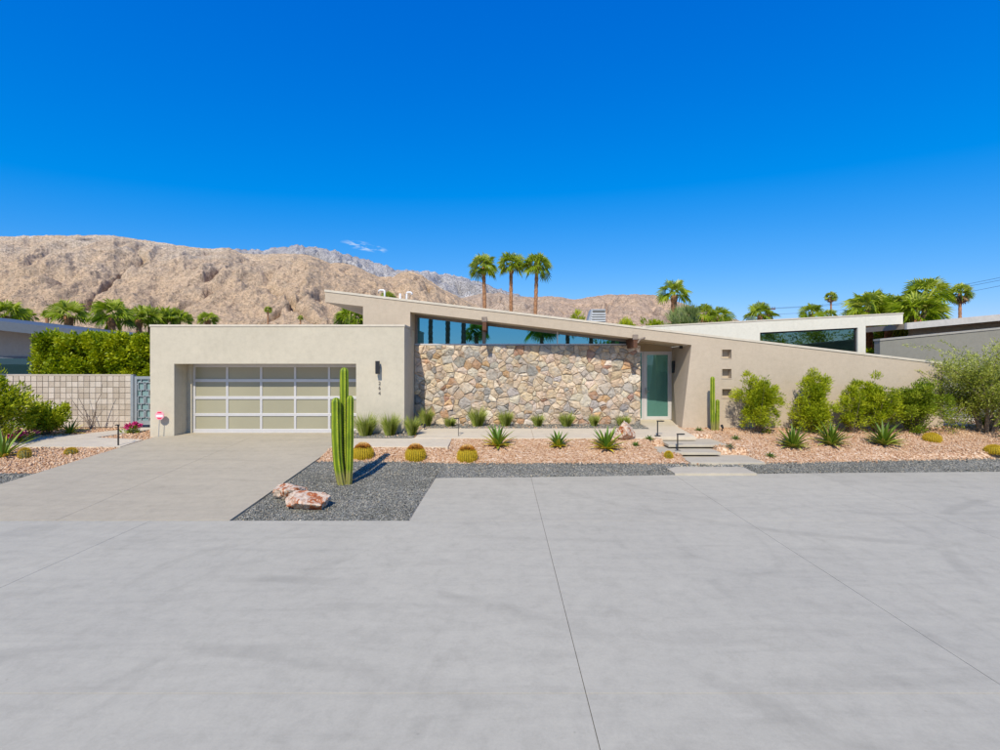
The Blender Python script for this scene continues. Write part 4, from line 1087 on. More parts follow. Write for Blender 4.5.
for i in range(3):
    for col in range(3):
        c_x = gx0_ + .09 + (gx1_ - gx0_ - .18) * (col + .42) / 3 + (.02 if col == 0 else 0); c_z = zz0 + hh * (i + .5)
        s_ = .115
        part(MB().prism([(c_x - s_, c_z - s_ * 1.25), (c_x + s_, c_z - s_ * 1.25), (c_x + s_, c_z + s_ * 1.25), (c_x - s_, c_z + s_ * 1.25)], BY + .005, BY + .045, [[(c_x - s_ + .03, c_z - s_ * 1.25 + .03), (c_x - s_ + .03, c_z + s_ * 1.25 - .03), (c_x + s_ - .03, c_z + s_ * 1.25 - .03), (c_x + s_ - .03, c_z - s_ * 1.25 + .03)]]), 'square', MAT['gate'], gt_)
        for q in ((c_x - .015, c_x + .015, BY + .006, BY + .044, c_z + s_ * 1.25, c_z + hh / 2), (c_x - .015, c_x + .015, BY + .006, BY + .044, c_z - hh / 2 + .003, c_z - s_ * 1.25),
                  (c_x - s_ - .05, c_x - s_, BY + .007, BY + .043, c_z + .05, c_z + .08), (c_x - s_ - .05, c_x - s_ - .02, BY + .008, BY + .042, c_z - .12, c_z + .049)):
            part(MB().box(*q), 'link', MAT['gate'], gt_)
bw2 = MB().box(bx0 - 6, bx0 - .03, BY + .05, BY + .25, .2, bzt - .12).build('garden_wall', MAT['nwall']); tag(bw2, 'plain taupe garden wall running on from the block wall', 'wall')

# ------------------------------------------------------------------ planting helpers
def quads_from(C, U, W, L, Wd, fold=0.0):
    """diamond leaves: centre-base C, axis U, side W"""
    n = len(C)
    nrm = np.cross(U, W)
    V = np.stack([C, C + U * (L * .5)[:, None] + W * (Wd * .5)[:, None] + nrm * (fold * Wd)[:, None], C + U * L[:, None], C + U * (L * .5)[:, None] - W * (Wd * .5)[:, None] + nrm * (fold * Wd)[:, None]], 1)
    Fc = np.arange(n * 4).reshape(n, 4)
    return V.reshape(-1, 3), Fc
def unit(a): return a / np.maximum(np.linalg.norm(a, axis=-1, keepdims=True), 1e-9)
def leaf_mesh(name, C, out, L, Wd, spread=0.8, up=0.3, tone=None, fold=0.2):
    n = len(C)
    U = unit(out + RNG.normal(0, spread, (n, 3)) + np.array([0, 0, up]))
    W = unit(np.cross(U, unit(RNG.normal(0, 1, (n, 3)))))
    Ls = L * RNG.uniform(.6, 1.3, n); Ws = Wd * RNG.uniform(.7, 1.2, n)
    V, Fc = quads_from(C, U, W, Ls, Ws, np.full(n, fold))
    r = RNG.uniform(0, 1, n) * .65 + .18 if tone is None else np.clip(tone + RNG.normal(0, .16, n), 0, 1)
    return npmesh(name, V, Fc, {'rnd': np.repeat(r, 4)})
def crown_points(n, clumps, center, radii, clump_r, shell=0.55, zmin=None, seed=None, ground=0):
    """points in many small clumps spread through a lumpy ellipsoid; returns points, outward dirs, tone"""
    rg = np.random.default_rng(seed if seed is not None else 1)
    d = unit(rg.normal(0, 1, (clumps, 3)))
    rad = (rg.uniform(shell, 1.0, (clumps, 1))) * (0.86 + .26 * rg.uniform(-1, 1, (clumps, 1)))
    cc = d * rad * np.array(radii) + np.array(center)
    sz = clump_r * rg.uniform(.6, 1.35, clumps)
    tone = rg.uniform(.25, .75, clumps)
    k = rg.integers(0, clumps, n)
    off = unit(rg.normal(0, 1, (n, 3))) * (rg.uniform(0, 1, (n, 1)) ** .5)
    pts = cc[k] + off * sz[k][:, None]
    if zmin is not None: pts[:, 2] = np.maximum(pts[:, 2], zmin + rg.uniform(0, .08, n))
    out = unit(off * .7 + unit((pts - np.array(center)) / np.array(radii)))
    return pts, out, tone[k], cc

def shrub(name, label, cat, base, w, h, n, clumps, L, Wd, mat, group=None, depth=None, up=.6, shell=.35, seed=1, stems=7, clump_r=None, spread=.6, zfrac=.5):
    t = empty(name, base); tag(t, label, cat, group)
    depth = depth or w
    c = (0, 0, h * zfrac); r = (w / 2, depth / 2, h * (1 - zfrac))
    pts, out, tone, cc = crown_points(n, clumps, c, r, clump_r or w * .13, shell, 0.02, seed)
    me = leaf_mesh('foliage', pts, out, L, Wd, spread, up, tone)
    link('foliage', me, mat, t)
    rg = random.Random(seed)
    order = sorted(range(len(cc)), key=lambda i: rg.random())[:stems * 4]
    for s in range(stems):
        mb = MB()
        a = rg.uniform(0, 6.28); b0 = Vector((math.cos(a) * .05, math.sin(a) * .05, -.03))
        for q in order[s * 4:(s + 1) * 4]:
            e = Vector(cc[q]); midp = b0.lerp(e, .5) + Vector((rg.uniform(-.05, .05), rg.uniform(-.05, .05), -.02))
            mb.tube([b0, midp, e], [.016, .011, .004], 5)
        if mb.v: mb.build('stem', MAT['bark'], t)
    return t

def palm_crown(nl, pet, fan, seg, seed, droop=.25, lo=-0.5, hi=1.35):
    """fan palm crown centred at the origin"""
    rg = np.random.default_rng(seed)
    V = []; Fc = []; R = []
    def tri(a, b, c, r):
        i = len(V); V.extend([a, b, c]); Fc.append((i, i + 1, i + 2)); R.extend([r] * 3)
    for i in range(nl):
        az = i * 2.39996 + rg.normal(0, .15)
        el = lo + (hi - lo) * ((i + .5) / nl) ** .8 + rg.normal(0, .08)
        d = np.array([math.cos(az) * math.cos(el), math.sin(az) * math.cos(el), math.sin(el)])
        side = np.array([-math.sin(az), math.cos(az), 0.0])
        nrm = np.cross(d, side) * -1
        if nrm[2] < 0 and el < 1.2: nrm = -nrm
        pl = pet * rg.uniform(.75, 1.15); fl = fan * rg.uniform(.8, 1.15)
        hub = d * pl + np.array([0, 0, -droop * pl * .25])
        base_r = np.clip(.32 + .45 * (i / nl) + rg.normal(0, .12), 0, 1)
        w = .03
        tri(-side * w, side * w, hub, min(1, base_r + .3))
        ax = unit(d + np.array([0, 0, -(.25 + .95 * rg.random()) * (1.15 - i / nl)]))
        tw = rg.normal(0, .75); up_v = np.cross(side, ax)
        side = unit(side * math.cos(tw) + up_v * math.sin(tw))
        nn = np.cross(side, ax); nn = nn if nn[2] > 0 else -nn
        for s in range(seg):
            a0 = (-1.9 + 3.8 * (s + .5) / seg); wd = 3.8 / seg * .8
            fr = fl * (.78 + .22 * math.cos(a0 * .8)) * rg.uniform(.88, 1.08)
            def dirv(a): return ax * math.cos(a) + side * math.sin(a)
            m_ = .58
            l_ = hub + dirv(a0 - wd * .5) * fr * m_ + nn * .06 * fr * abs(math.sin(a0))
            r_ = hub + dirv(a0 + wd * .5) * fr * m_ + nn * .06 * fr * abs(math.sin(a0))
            mid = hub + dirv(a0) * fr * m_ - nn * .05 * fr
            tip = hub + dirv(a0) * fr + np.array([0, 0, -fr * (.12 + .22 * rg.random())])
            rr = np.clip(base_r + rg.normal(0, .1), 0, 1)
            tri(hub, l_, mid, rr); tri(hub, mid, r_, rr - .06); tri(l_, tip, mid, rr); tri(mid, tip, r_, rr - .06)
    return np.array(V), np.array(Fc), np.clip(np.array(R), 0, 1)

def palm(name, label, px, py, Y, width, seed, trunk_r=.2, nl=34, seg=13, group=None, skirt=0, zbase=.3, X=None, Z=None, lean=0.0, lo=-0.5):
    x = PX(px, Y) if X is None else X
    z = PZ(py, Y) if Z is None else Z
    t = empty(name, (x - lean, Y, zbase)); tag(t, label, 'palm', group)
    H = z - zbase
    R = width / 2
    V, Fc, rr = palm_crown(nl, R * .54, R * .56, seg, seed, lo=lo)
    V = V + np.array([lean, 0, H])
    link('crown', npmesh('crown', V, Fc, {'rnd': rr}), MAT['palm'], t)
    mb = MB(); rg = random.Random(seed)
    pts = []; rad = []
    nseg = max(6, int(H / .3))
    for i in range(nseg + 1):
        f_ = i / nseg
        pts.append((lean * f_ ** 1.6, 0, (H + .05) * f_))
        rad.append(trunk_r * (1.18 - .3 * f_ + (.25 if f_ > .93 else 0)) * (1 + (.1 if i % 2 else -.06)) * rg.uniform(.96, 1.04))
    mb.tube(pts, rad, 9)
    mb.build('trunk', MAT['trunk'], t)
    if skirt:
        V, Fc, rr = palm_crown(26, R * .34, R * .45, 9, seed + 50, lo=-1.5, hi=-.55)
        V = V + np.array([lean, 0, H - .1]); link('thatch', npmesh('thatch', V, Fc, {'rnd': rr}), MAT['thatch'], t)
    return t

# palms in view
palm('palm_tree', 'tall fan palm with slightly leaning trunk nearest the granite peak', 483.5, 268, 50, 3.3, 1, .2, 36, group='three tall palms behind the roof', lean=-.25)
palm('palm_tree', 'tall fan palm standing between two other tall palms behind the roof', 511, 266, 51, 3.2, 2, .19, 34, group='three tall palms behind the roof')
palm('palm_tree', 'tall fan palm with the fullest crown of the three behind the roof', 537, 267, 49, 3.3, 3, .19, 40, group='three tall palms behind the roof', lean=.3)
palm('palm_tree', 'fan palm with open crown and stout trunk beside pale reeds', 674, 296, 40, 3.0, 4, .24, 22, group=None, lo=-.1)
palm('palm_tree', 'low fan palm behind the white wing next to the pale reeds', 704, 318, 42, 2.8, 5, .2, 24, lo=-.1)
palm('palm_tree', 'low fan palm between the reeds and the utility pole', 719, 319, 43, 2.6, 6, .2, 22, lo=-.1)
palm('palm_tree', 'low fan palm right beside the utility pole', 760, 316, 46, 3.0, 7, .2, 24, lo=-.2)
palm('palm_tree', 'low fan palm peeking over the white fascia below the distant palm', 812, 315, 48, 2.6, 8, .2, 24, lo=-.1)
palm('palm_tree', 'small fan palm at the foot of the distant slender palm', 829, 317, 50, 1.9, 9, .18, 20, lo=-.1)
palm('palm_tree', 'very distant slender palm above the white fascia', 831, 297, 110, 2.9, 10, .2, 34, skirt=1)
palm('palm_tree', 'broad bushy fan palm just behind the end of the white wing', 868, 312, 30, 2.9, 11, .26, 40, 15, lo=-.3)
palm('palm_tree', 'broad fan palm with orange trunk behind the white fascia tip', 889, 314, 31, 3.0, 12, .26, 40, 15, lo=-.4)
palm('palm_tree', 'large dark fan palm rising above its lower neighbours', 926, 296, 29, 2.6, 13, .25, 34, 15, lo=-.2)
palm('palm_tree', 'lush bright fan palm under the large dark palm', 917, 317, 27, 3.1, 14, .26, 44, 15, lo=-.4)
palm('palm_tree', 'tall distant palm with dead thatch skirt above the grey house', 960, 294, 70, 3.4, 15, .2, 34, skirt=1)
palm('palm_tree', 'fan palm behind the blue-grey fascia with reddish trunk showing', 69, 317, 36, 2.8, 16, .24, 26, lo=-.2)
palm('palm_tree', 'largest fan palm behind the blue-grey fascia', 112, 319, 34, 3.1, 17, .24, 30, lo=-.2)
palm('palm_tree', 'fan palm cut by the highest end of the blue-grey fascia', 5, 317, 36, 2.8, 18, .22, 28, lo=-.1)
palm('palm_tree', 'small fan palm between two bigger ones over the blue-grey fascia', 25, 318, 40, 2.0, 19, .2, 20, lo=-.1)
palm('palm_tree', 'tiny palm tuft left of the reddish trunk over the fascia', 47, 316, 60, 1.7, 20, .18, 18, lo=-.1)
for i, (px, py, w) in enumerate(((139, 320, 2.6), (151, 321, 2.6), (165, 319.5, 2.5), (178, 320.5, 2.4), (208, 321, 1.9))):
    palm('palm_tree', 'low fan palm in the row showing over the garage parapet', px, py, 37 + i, w, 30 + i, .2, 26, group='palms over the garage parapet', lo=-.1)
palm('palm_tree', 'thin young palm above the row over the garage parapet', 189.5, 317.5, 60, 1.0, 36, .12, 18)
palm('palm_tree', 'distant lone palm with bare trunk before the mountain foot', 268, 310, 130, 2.4, 37, .2, 28, lo=-.6)
palm('palm_tree', 'distant lone palm crown just clearing the garage parapet', 300.5, 318, 150, 2.0, 38, .2, 24, lo=-.6)
palm('palm_tree', 'fan palm under the overhanging tip of the sloped roof', 352, 322, 28, 2.4, 39, .22, 30, lo=-.2)
palm('palm_tree', 'palm top peeking over the roof between the vent pipes', 388, 300, 60, 2.4, 40, .2, 26, lo=-.1)
# across the street, mirrored in the window glass
for i, (x, y, z, w) in enumerate(((-7.8, -20, 13, 3.4), (-6.1, -22, 15, 3.4), (-4.1, -19, 12.5, 3.4), (-3.0, -24, 6.2, 3.2), (4.2, -20, 6.3, 4.0), (7.2, -21, 7.2, 4.2), (9.6, -20, 6.8, 4.4), (12.4, -22, 7.2, 4.4))):
    palm('palm_tree', 'palm across the street mirrored dark in the clerestory window', 0, 0, y, w, 60 + i, .24, 34, group='palms mirrored in the window', X=x, Z=z)

# bushes and reeds over the roofs
def bush(label, px, py_top, py_bot, Y, wpx, mat, n, L, Wd, seed, name='bush', cat='bush', up=.4, group=None, shell=.4):
    zt_, zb_ = PZ(py_top, Y), .3
    w = wpx * Y / F
    t = empty(name, (PX(px, Y), Y, zb_)); tag(t, label, cat, group)
    h = zt_ - zb_
    zc = max(PZ(py_bot, Y) - zb_ - 1.0, h * .35)
    c = (0, 0, (h + zc) / 2); r = (w / 2, w / 2, (h - zc) / 2)
    pts, out, tone, cc = crown_points(n, max(24, n // 60), c, r, w * .12, shell, None, seed)
    link('foliage', leaf_mesh('foliage', pts, out, L, Wd, .5, up, tone), mat, t)
    mb = MB()
    for q in cc[:10]: mb.tube([(0, 0, 0), (q[0] * .35, q[1] * .35, zc * .6), tuple(q)], [.09, .05, .015], 5)
    mb.build('stem', MAT['bark'], t)
    return t
bush('pale green reed clump between two palms behind the roof', 684, 306, 326, 34, 34, MAT['bamboo'], 2600, .5, .05, 1, 'reed_clump', 'reeds', up=1.8)
bush('small dark bush left of the stout palm trunk', 655, 319, 328, 33, 26, MAT['hedge'], 900, .3, .06, 2, up=1.0)
bush('feathery bush just left of the grey roof vent', 579, 312, 322, 30, 20, MAT['shrub'], 900, .3, .04, 3, up=1.4)
bush('feathery bush just right of the grey roof vent', 623, 318, 328, 30, 26, MAT['shrub'], 1200, .3, .04, 4, up=1.4)
bush('dense green bush showing below the white fascia overhang', 893, 317, 352, 33, 62, MAT['hedge'], 9000, .24, .1, 5, shell=.1)
bush('bright yellow-green bush between the white wing and the grey wall', 871, 341, 360, 24, 26, MAT['hedge'], 2500, .16, .07, 8, shell=.1)
bush('small far bush beside the thatched palm over grey roof', 944, 319, 330, 36, 20, MAT['hedge'], 700, .25, .07, 6)
for i, (x, y, z, w) in enumerate(((33, -20, 8.0, 8), (40, -22, 8.6, 9), (47, -20, 8.0, 8), (13.5, -26, 6.6, 8))):
    t = empty('street_tree', (x, y, 0)); tag(t, 'leafy tree across the street mirrored in the wing window', 'tree', 'trees mirrored in the wing window')
    pts, out, tone, cc = crown_points(2600, 60, (0, 0, z * .6), (w / 2, w / 2, z * .4), w * .1, .4, None, 80 + i)
    link('crown', leaf_mesh('crown', pts, out, .34, .16, .6, .2, tone), MAT['hedge'], t)
    mb = MB(); mb.tube([(0, 0, 0), (.05, 0, z * .3), (0, .05, z * .6)], [.22, .16, .06], 8)
    mb.build('trunk', MAT['bark'], t)

# hedge behind the block wall
ht = empty('hedge', (PX(92, 20), 20, .4)); tag(ht, 'dense bright green hedge growing above the block wall', 'hedge')
hc = []
rg = np.random.default_rng(5)
allp, allo, allt = [], [], []
for i in range(230):
    fx = rg.uniform(0, 1)
    px = 38 + 122 * fx; top = 331.5 + 5 * fx + rg.uniform(0, 3)
    face = rg.uniform(0, 1)
    Yc = 18.9 + rg.uniform(0, 1.9)
    py = top + 3 + (rg.uniform(0, 1) ** 1.3) * 44
    c = np.array(P(px, py, Yc)); 
    m_ = 260
    off = unit(rg.normal(0, 1, (m_, 3))) * rg.uniform(0, 1, (m_, 1)) ** .5
    allp.append(c + off * .3 * rg.uniform(.7, 1.2)); allo.append(unit(off + np.array([0, -.5, .3]))); allt.append(np.full(m_, rg.uniform(.3, .75)))
pp_ = np.concatenate(allp) - np.array(ht.location); oo_ = np.concatenate(allo); tn = np.concatenate(allt)
link('foliage', leaf_mesh('foliage', pp_, oo_, .13, .07, .6, .2, tn), MAT['hedge'], ht)
for i in range(9):
    mb = MB(); x = -2.0 + i * .55
    for k in range(4): mb.tube([(x, 0, 0), (x + rg.uniform(-.2, .2), rg.uniform(-.2, .2), 1.4), (x + rg.uniform(-.4, .4), rg.uniform(-.4, .6), 2.8)], [.04, .03, .01], 5)
    mb.build('stem', MAT['bark'], ht)

# ------------------------------------------------------------------ front yard plants
def tuft(label, base, h, w, n, seed, group):
    rg = np.random.default_rng(seed)
    t = empty('grass_tuft', base); tag(t, label, 'grass tuft', group)
    az = rg.uniform(0, 6.28, n); ln = rg.uniform(.1, 1, n) ** .7
    tilt = ln * (w / h) * .8
    b = np.stack([np.cos(az), np.sin(az), 0 * az], -1) * (rg.uniform(0, .28, n) * w)[:, None]
    H = h * rg.uniform(.25, 1.02, n) * (1.05 - .3 * ln)
    d1 = unit(np.stack([np.cos(az) * tilt * .7, np.sin(az) * tilt * .7, np.ones(n)], -1))
    d2 = unit(np.stack([np.cos(az) * tilt * 1.9, np.sin(az) * tilt * 1.9, np.ones(n) * (1 - .3 * ln)], -1))
    m1 = b + d1 * (H * .55)[:, None]; tip = m1 + d2 * (H * .5)[:, None]
    s = np.stack([-np.sin(az + 1), np.cos(az + 1), 0 * az], -1) * .008
    V = np.stack([b - s, b + s, m1 + s, m1 - s, tip], 1).reshape(-1, 3)
    k = np.arange(n)[:, None] * 5
    Fc = np.concatenate([k + np.array([[0, 1, 2]]), k + np.array([[0, 2, 3]]), k + np.array([[3, 2, 4]])], 0)
    r = np.clip(rg.uniform(.1, .95, n), 0, 1)
    link('blades', npmesh('blades', V, Fc, {'rnd': np.repeat(r, 5)}), MAT['grass'], t)
    return t
TF = [(366, 436.5, 23, 24), (390, 435.5, 23, 18), (412, 433.5, 20, 15), (426.6, 428, 19, 13), (450, 428.6, 10, 14), (477.5, 428.8, 21, 19), (505.5, 428.6, 17, 15), (537.7, 428.6, 13, 13), (566.5, 428.8, 15, 16), (594, 428.4, 12, 10), (623, 428.2, 12, 16)]
for i, (px, py, hp, wp) in enumerate(TF):
    Y = 14.85 if px < 415 else 16.35
    b = (PX(px, Y), Y, gz(PX(px, Y), Y) + .02)
    k = Y / F
    if px < 415: lab = ('fine green grass tuft next to the garage opening', 'slim green grass tuft between two others on garage wall', 'grass tuft at the corner where garage wall meets stone wall')[i]; grp = 'grass tufts along the house'
    elif i == 3: lab = 'upright grass tuft in the shaded corner end of stone wall'; grp = 'grass tufts along the house'
    elif i == 4: lab = 'smallest low grass tuft at the foot of the stone wall'; grp = 'grass tufts along the house'
    elif i == 5: lab = 'tallest bright grass tuft at the foot of the stone wall'; grp = 'grass tufts along the house'
    else: lab = 'pale grass tuft at the foot of the stone wall'; grp = 'grass tufts along the house'
    tuft(lab, b, hp * k * 1.12, wp * k * .9, 900, 100 + i, grp)

def agave(label, base, h, w, nl, mat, seed, group, cat='agave', name='agave', width=.055):
    rg = np.random.default_rng(seed)
    t = empty(name, base); tag(t, label, cat, group)
    for i in range(nl):
        V = []; Fc = []; R = []
        az = i * 2.39996 + rg.normal(0, .12); f_ = (i + .5) / nl
        el = .18 + 1.25 * f_ + rg.normal(0, .06)
        L = (h * (.75 + .35 * math.sin(el)) if el > .6 else w * .62) * rg.uniform(.85, 1.12)
        d = np.array([math.cos(az), math.sin(az), 0.0]); s = np.array([-math.sin(az), math.cos(az), 0.0])
        ns = 5
        tone = np.clip(1 - f_ * 1.05 + rg.normal(0, .15), 0.02, 1)
        pos = d * .03; e = el
        for k in range(ns + 1):
            q = k / ns
            wd = width * (1 - q ** 1.8) * (.75 + .7 * math.sin(min(1, q * 1.6) * math.pi * .5)) * .75
            nrm = np.array([-math.cos(az) * math.sin(e), -math.sin(az) * math.sin(e), math.cos(e)])
            V += [pos - s * wd + nrm * wd * .35, pos - nrm * wd * .15, pos + s * wd + nrm * wd * .35]
            ed_ = tone + .25
            R += [min(1, ed_), max(0, tone - .15), min(1, ed_)]
            step = L / ns
            pos = pos + (d * math.cos(e) + np.array([0, 0, math.sin(e)])) * step
            e -= .07 + .06 * (1 - f_)
        for k in range(ns):
            a = k * 3
            Fc += [(a, a + 1, a + 4, a + 3), (a + 1, a + 2, a + 5, a + 4)]
        link('leaf', npmesh('leaf', np.array(V), np.array(Fc), {'rnd': np.array(R)}, True), mat, t)
    return t
AG = [(498, 448, 22, 27, 'yellow-edged agave by the walk bend, widest open of the three', 'agave_y', 34),
      (558, 448.5, 16, 17, 'small compact yellow-green agave between two bigger ones', 'agave_y', 30),
      (606.5, 451, 23, 27, 'dark green agave beside the pink boulder', 'agave_y', 38),
      (793, 449, 23, 28, 'strap-leaved agave below two shrubs, nearest the steps', 'agave_g', 46),
      (831, 446.5, 23, 30, 'strap-leaved agave between two others under the shrubs', 'agave_g', 46),
      (884, 446.5, 24, 32, 'strap-leaved agave nearest the yellow cushion cacti', 'agave_g', 46)]
for i, (px, py, hp, wp, lab, mt, nl) in enumerate(AG):
    b = G(px, py - 1.5); k = b.y / F
    agave(lab, b, hp * k * 1.0, wp * k, nl, MAT[mt], 200 + i, 'agaves in the pink gravel', width=.058 if mt == 'agave_y' else .05)
b = G(70, 434); agave('yellow spiky plant before the dry branches at block wall', b, .55, 1.0, 22, MAT['agave_y'], 230, None, 'agave', width=.035)
b = G(3, 457); agave('arching yellow-green strap plant beside the magenta flowers by driveway', b, .95, 1.1, 26, MAT['agave_y'], 231, None, 'agave', width=.04)

def ribbed(profile, ribs, depth, seed, bend=None, tone_amp=.5, nseg=None):
    """profile: list of (r,z); ribs as a wave round the stem"""
    n = nseg or ribs * 6
    V = []; R = []
    rg = np.random.default_rng(seed)
    for (r, z) in profile:
        for k in range(n):
            a = 2 * math.pi * k / n
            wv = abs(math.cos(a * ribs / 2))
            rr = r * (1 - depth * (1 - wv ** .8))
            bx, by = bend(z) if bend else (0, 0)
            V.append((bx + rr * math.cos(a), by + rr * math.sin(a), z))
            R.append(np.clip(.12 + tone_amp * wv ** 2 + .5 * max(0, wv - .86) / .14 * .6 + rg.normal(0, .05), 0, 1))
    Fc = []
    for i in range(len(profile) - 1):
        for k in range(n):
            k2 = (k + 1) % n; Fc.append((i * n + k, i * n + k2, (i + 1) * n + k2, (i + 1) * n + k))
    return np.array(V), np.array(Fc), np.array(R)
def stem_profile(r, h, n=18):
    p = [(r * .85, -.03)]
    for i in range(n): 
        z = (h - r * 1.1) * (i + 1) / n
        p.append((r * (.9 + .1 * min(1, z / .6)) * (1 + .02 * math.sin(z * 7)), z))
    for i in range(1, 8):
        a = i / 7 * math.pi / 2; p.append((max(r * math.cos(a), .004), h - r * 1.1 + r * 1.1 * math.sin(a)))
    return p
def column_cactus(label, base, stems, seed, ribs=6):
    t = empty('column_cactus', base); tag(t, label, 'cactus', 'column cacti')
    for i, (dx, dy, r, h, bx) in enumerate(stems):
        bend = (lambda z, bx=bx: (bx * math.exp(-max(z, 0) / .45), 0))
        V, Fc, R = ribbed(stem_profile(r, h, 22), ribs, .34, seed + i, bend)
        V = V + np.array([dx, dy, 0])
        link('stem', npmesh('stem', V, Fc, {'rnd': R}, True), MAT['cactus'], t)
        # spine clusters down each rib
        pts = []; rg = random.Random(seed + i)
        S = MB()
        for q in range(ribs):
            a = 2 * math.pi * q / ribs
            z = .1
            while z < h - .05:
                bxv = bend(z)[0]
                c = Vector((dx + bxv + math.cos(a) * r * 1.0, dy + math.sin(a) * r * 1.0, z))
                for _ in range(3):
                    dd = Vector((math.cos(a), math.sin(a), rg.uniform(-.6, .6))) + Vector((rg.uniform(-.5, .5), rg.uniform(-.5, .5), 0))
                    dd.normalize(); sd = Vector((-math.sin(a), math.cos(a), 0)) * .0028
                    S.add([c - sd, c + sd, c + dd * .036], [(0, 1, 2)])
                z += .055
        sp = S.build('spines', MAT['twig'], t); tag(sp, kind='stuff')
    return t
cb = G(345, 484.5)
k = cb.y / F
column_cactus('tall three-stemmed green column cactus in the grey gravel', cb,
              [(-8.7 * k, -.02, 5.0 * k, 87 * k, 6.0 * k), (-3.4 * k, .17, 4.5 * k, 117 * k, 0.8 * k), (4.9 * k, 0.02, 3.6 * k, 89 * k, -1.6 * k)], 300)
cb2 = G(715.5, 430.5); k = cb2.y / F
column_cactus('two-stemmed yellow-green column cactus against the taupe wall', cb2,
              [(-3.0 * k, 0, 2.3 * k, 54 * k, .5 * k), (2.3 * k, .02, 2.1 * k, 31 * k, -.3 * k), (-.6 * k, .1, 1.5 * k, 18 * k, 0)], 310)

def barrel(label, base, r, h, seed, group, crown=True, mat='barrel', name='barrel_cactus', ribs=26, spiny=True):
    t = empty(name, base); tag(t, label, 'cactus', group)
    prof = []
    top = math.radians(52 if crown else 88)
    for i in range(13):
        a = -0.55 + (top + .55) * i / 12
        prof.append((r * math.cos(a) ** .95, h * .3 + (h * .86 if crown else h * .7) * math.sin(a)))
    V, Fc, R = ribbed(prof, ribs, .08, seed, tone_amp=.35, nseg=ribs * 4)
    link('body', npmesh('body', V, Fc, {'rnd': R}, True), MAT[mat], t)
    zt_ = prof[-1][1]; rt = prof[-1][0]
    rg = np.random.default_rng(seed)
    if crown:
        n = 900
        az = rg.uniform(0, 6.28, n); rad = rt * 1.02 * np.sqrt(rg.uniform(0, 1, n)) * 1.08
        C = np.stack([np.cos(az) * rad, np.sin(az) * rad, zt_ - .02 + .085 * (1 - (rad / rt) ** 2) + 0 * az], -1)
        out = unit(np.stack([np.cos(az) * rad / rt * .8, np.sin(az) * rad / rt * .8, np.ones(n)], -1))
        U = unit(out + rg.normal(0, .3, (n, 3))); W = unit(np.cross(U, rg.normal(0, 1, (n, 3))))
        V, Fc = quads_from(C, U, W, rg.uniform(.04, .075, n), np.full(n, .014), np.zeros(n))
        tn_ = np.clip(1.05 - (rad / rt) ** 1.5 * .95 + rg.normal(0, .12, n), 0, 1)
        cr = link('crown', npmesh('crown', V, Fc, {'rnd': np.repeat(tn_, 4)}), MAT['barrel_top'], t)
    if spiny:
        n = 3200
        rb = rg.integers(0, ribs, n); az = rb * 2 * math.pi / ribs + rg.normal(0, .03, n)
        ii = rg.uniform(0, len(prof) - 1.001, n); i0 = ii.astype(int); fr = ii - i0
        pr = np.array(prof); rz = pr[i0] * (1 - fr)[:, None] + pr[i0 + 1] * fr[:, None]
        C = np.stack([np.cos(az) * rz[:, 0], np.sin(az) * rz[:, 0], rz[:, 1]], -1)
        nrm = unit(np.stack([np.cos(az) * rz[:, 0] / r, np.sin(az) * rz[:, 0] / r, (rz[:, 1] - h * .42) / h], -1))
        U = unit(nrm * .8 + rg.normal(0, .55, (n, 3))); W = unit(np.cross(U, rg.normal(0, 1, (n, 3))))
        V, Fc = quads_from(C, U, W, rg.uniform(.025, .05, n), np.full(n, .0045), np.zeros(n))
        sp = link('spines', npmesh('spines', V, Fc, {'rnd': np.repeat(rg.uniform(.55, 1, n), 4)}), MAT['barrel'], t); tag(sp, kind='stuff')
    return t
for (px, py, lab) in ((363, 459.0, 'golden barrel cactus with brown crown nearest the driveway'), (415.5, 460.0, 'golden barrel cactus with brown crown, middle one of three'), (467.2, 461.2, 'golden barrel cactus with brown crown nearest the agaves')):
    b = G(px, py - 1.5); k = b.y / F
    barrel(lab, b, 9.8 * k, 11.2 * k, int(px), 'golden barrel cacti by the walk')
for (px, py, rp, hp, lab) in ((932, 442, 7.4, 7.5, 'yellow cushion cactus beside the strap-leaved agave'), (995, 454, 8, 7.5, 'yellow cushion cactus under the olive tree edge')):
    b = G(px, py - 1); k = b.y / F
    barrel(lab, b, rp * k, hp * k, int(px), 'yellow cushion cacti', crown=False)
MAT['smallcactus'] = m_attr('grey_cactus', [(0.0, (0.06, 0.09, 0.03)), (0.6, (0.2, 0.22, 0.11)), (1.0, (0.42, 0.4, 0.26))], 0.8)
MAT['greencactus'] = m_attr('green_cactus', [(0.0, (0.04, 0.1, 0.015)), (0.6, (0.13, 0.23, 0.03)), (1.0, (0.3, 0.38, 0.1))], 0.8)
for (px, py, rp, hp, mt, lab) in ((24.7, 459, 4.6, 9.5, 'smallcactus', 'grey ribbed barrel cactus, taller of two beside driveway'), (71, 455, 4.8, 5.5, 'smallcactus', 'grey ribbed squat cactus, flatter of two beside driveway'),
        (668.5, 458.5, 3.6, 5.6, 'greencactus', 'round green cactus beside the lower step lights')):
    b = G(px, py - 1); k = b.y / F
    barrel(lab, b, rp * k, hp * k, int(px), None, crown=False, mat=mt, name='small_cactus', ribs=14, spiny=True)
SM = [(649, 440.5, 'small spreading succulent by the upper path light'), (635.5, 446.5, 'small succulent rosette beside the pink boulder'), (699, 431.5, 'small succulent at the foot of the slanting entry wall'), (735.5, 440, 'small succulent below the shrub shadow near steps'), (730, 448.5, 'blue-green succulent rosette beside the third step'), (770.6, 457.5, 'small succulent at the end of the widest step')]
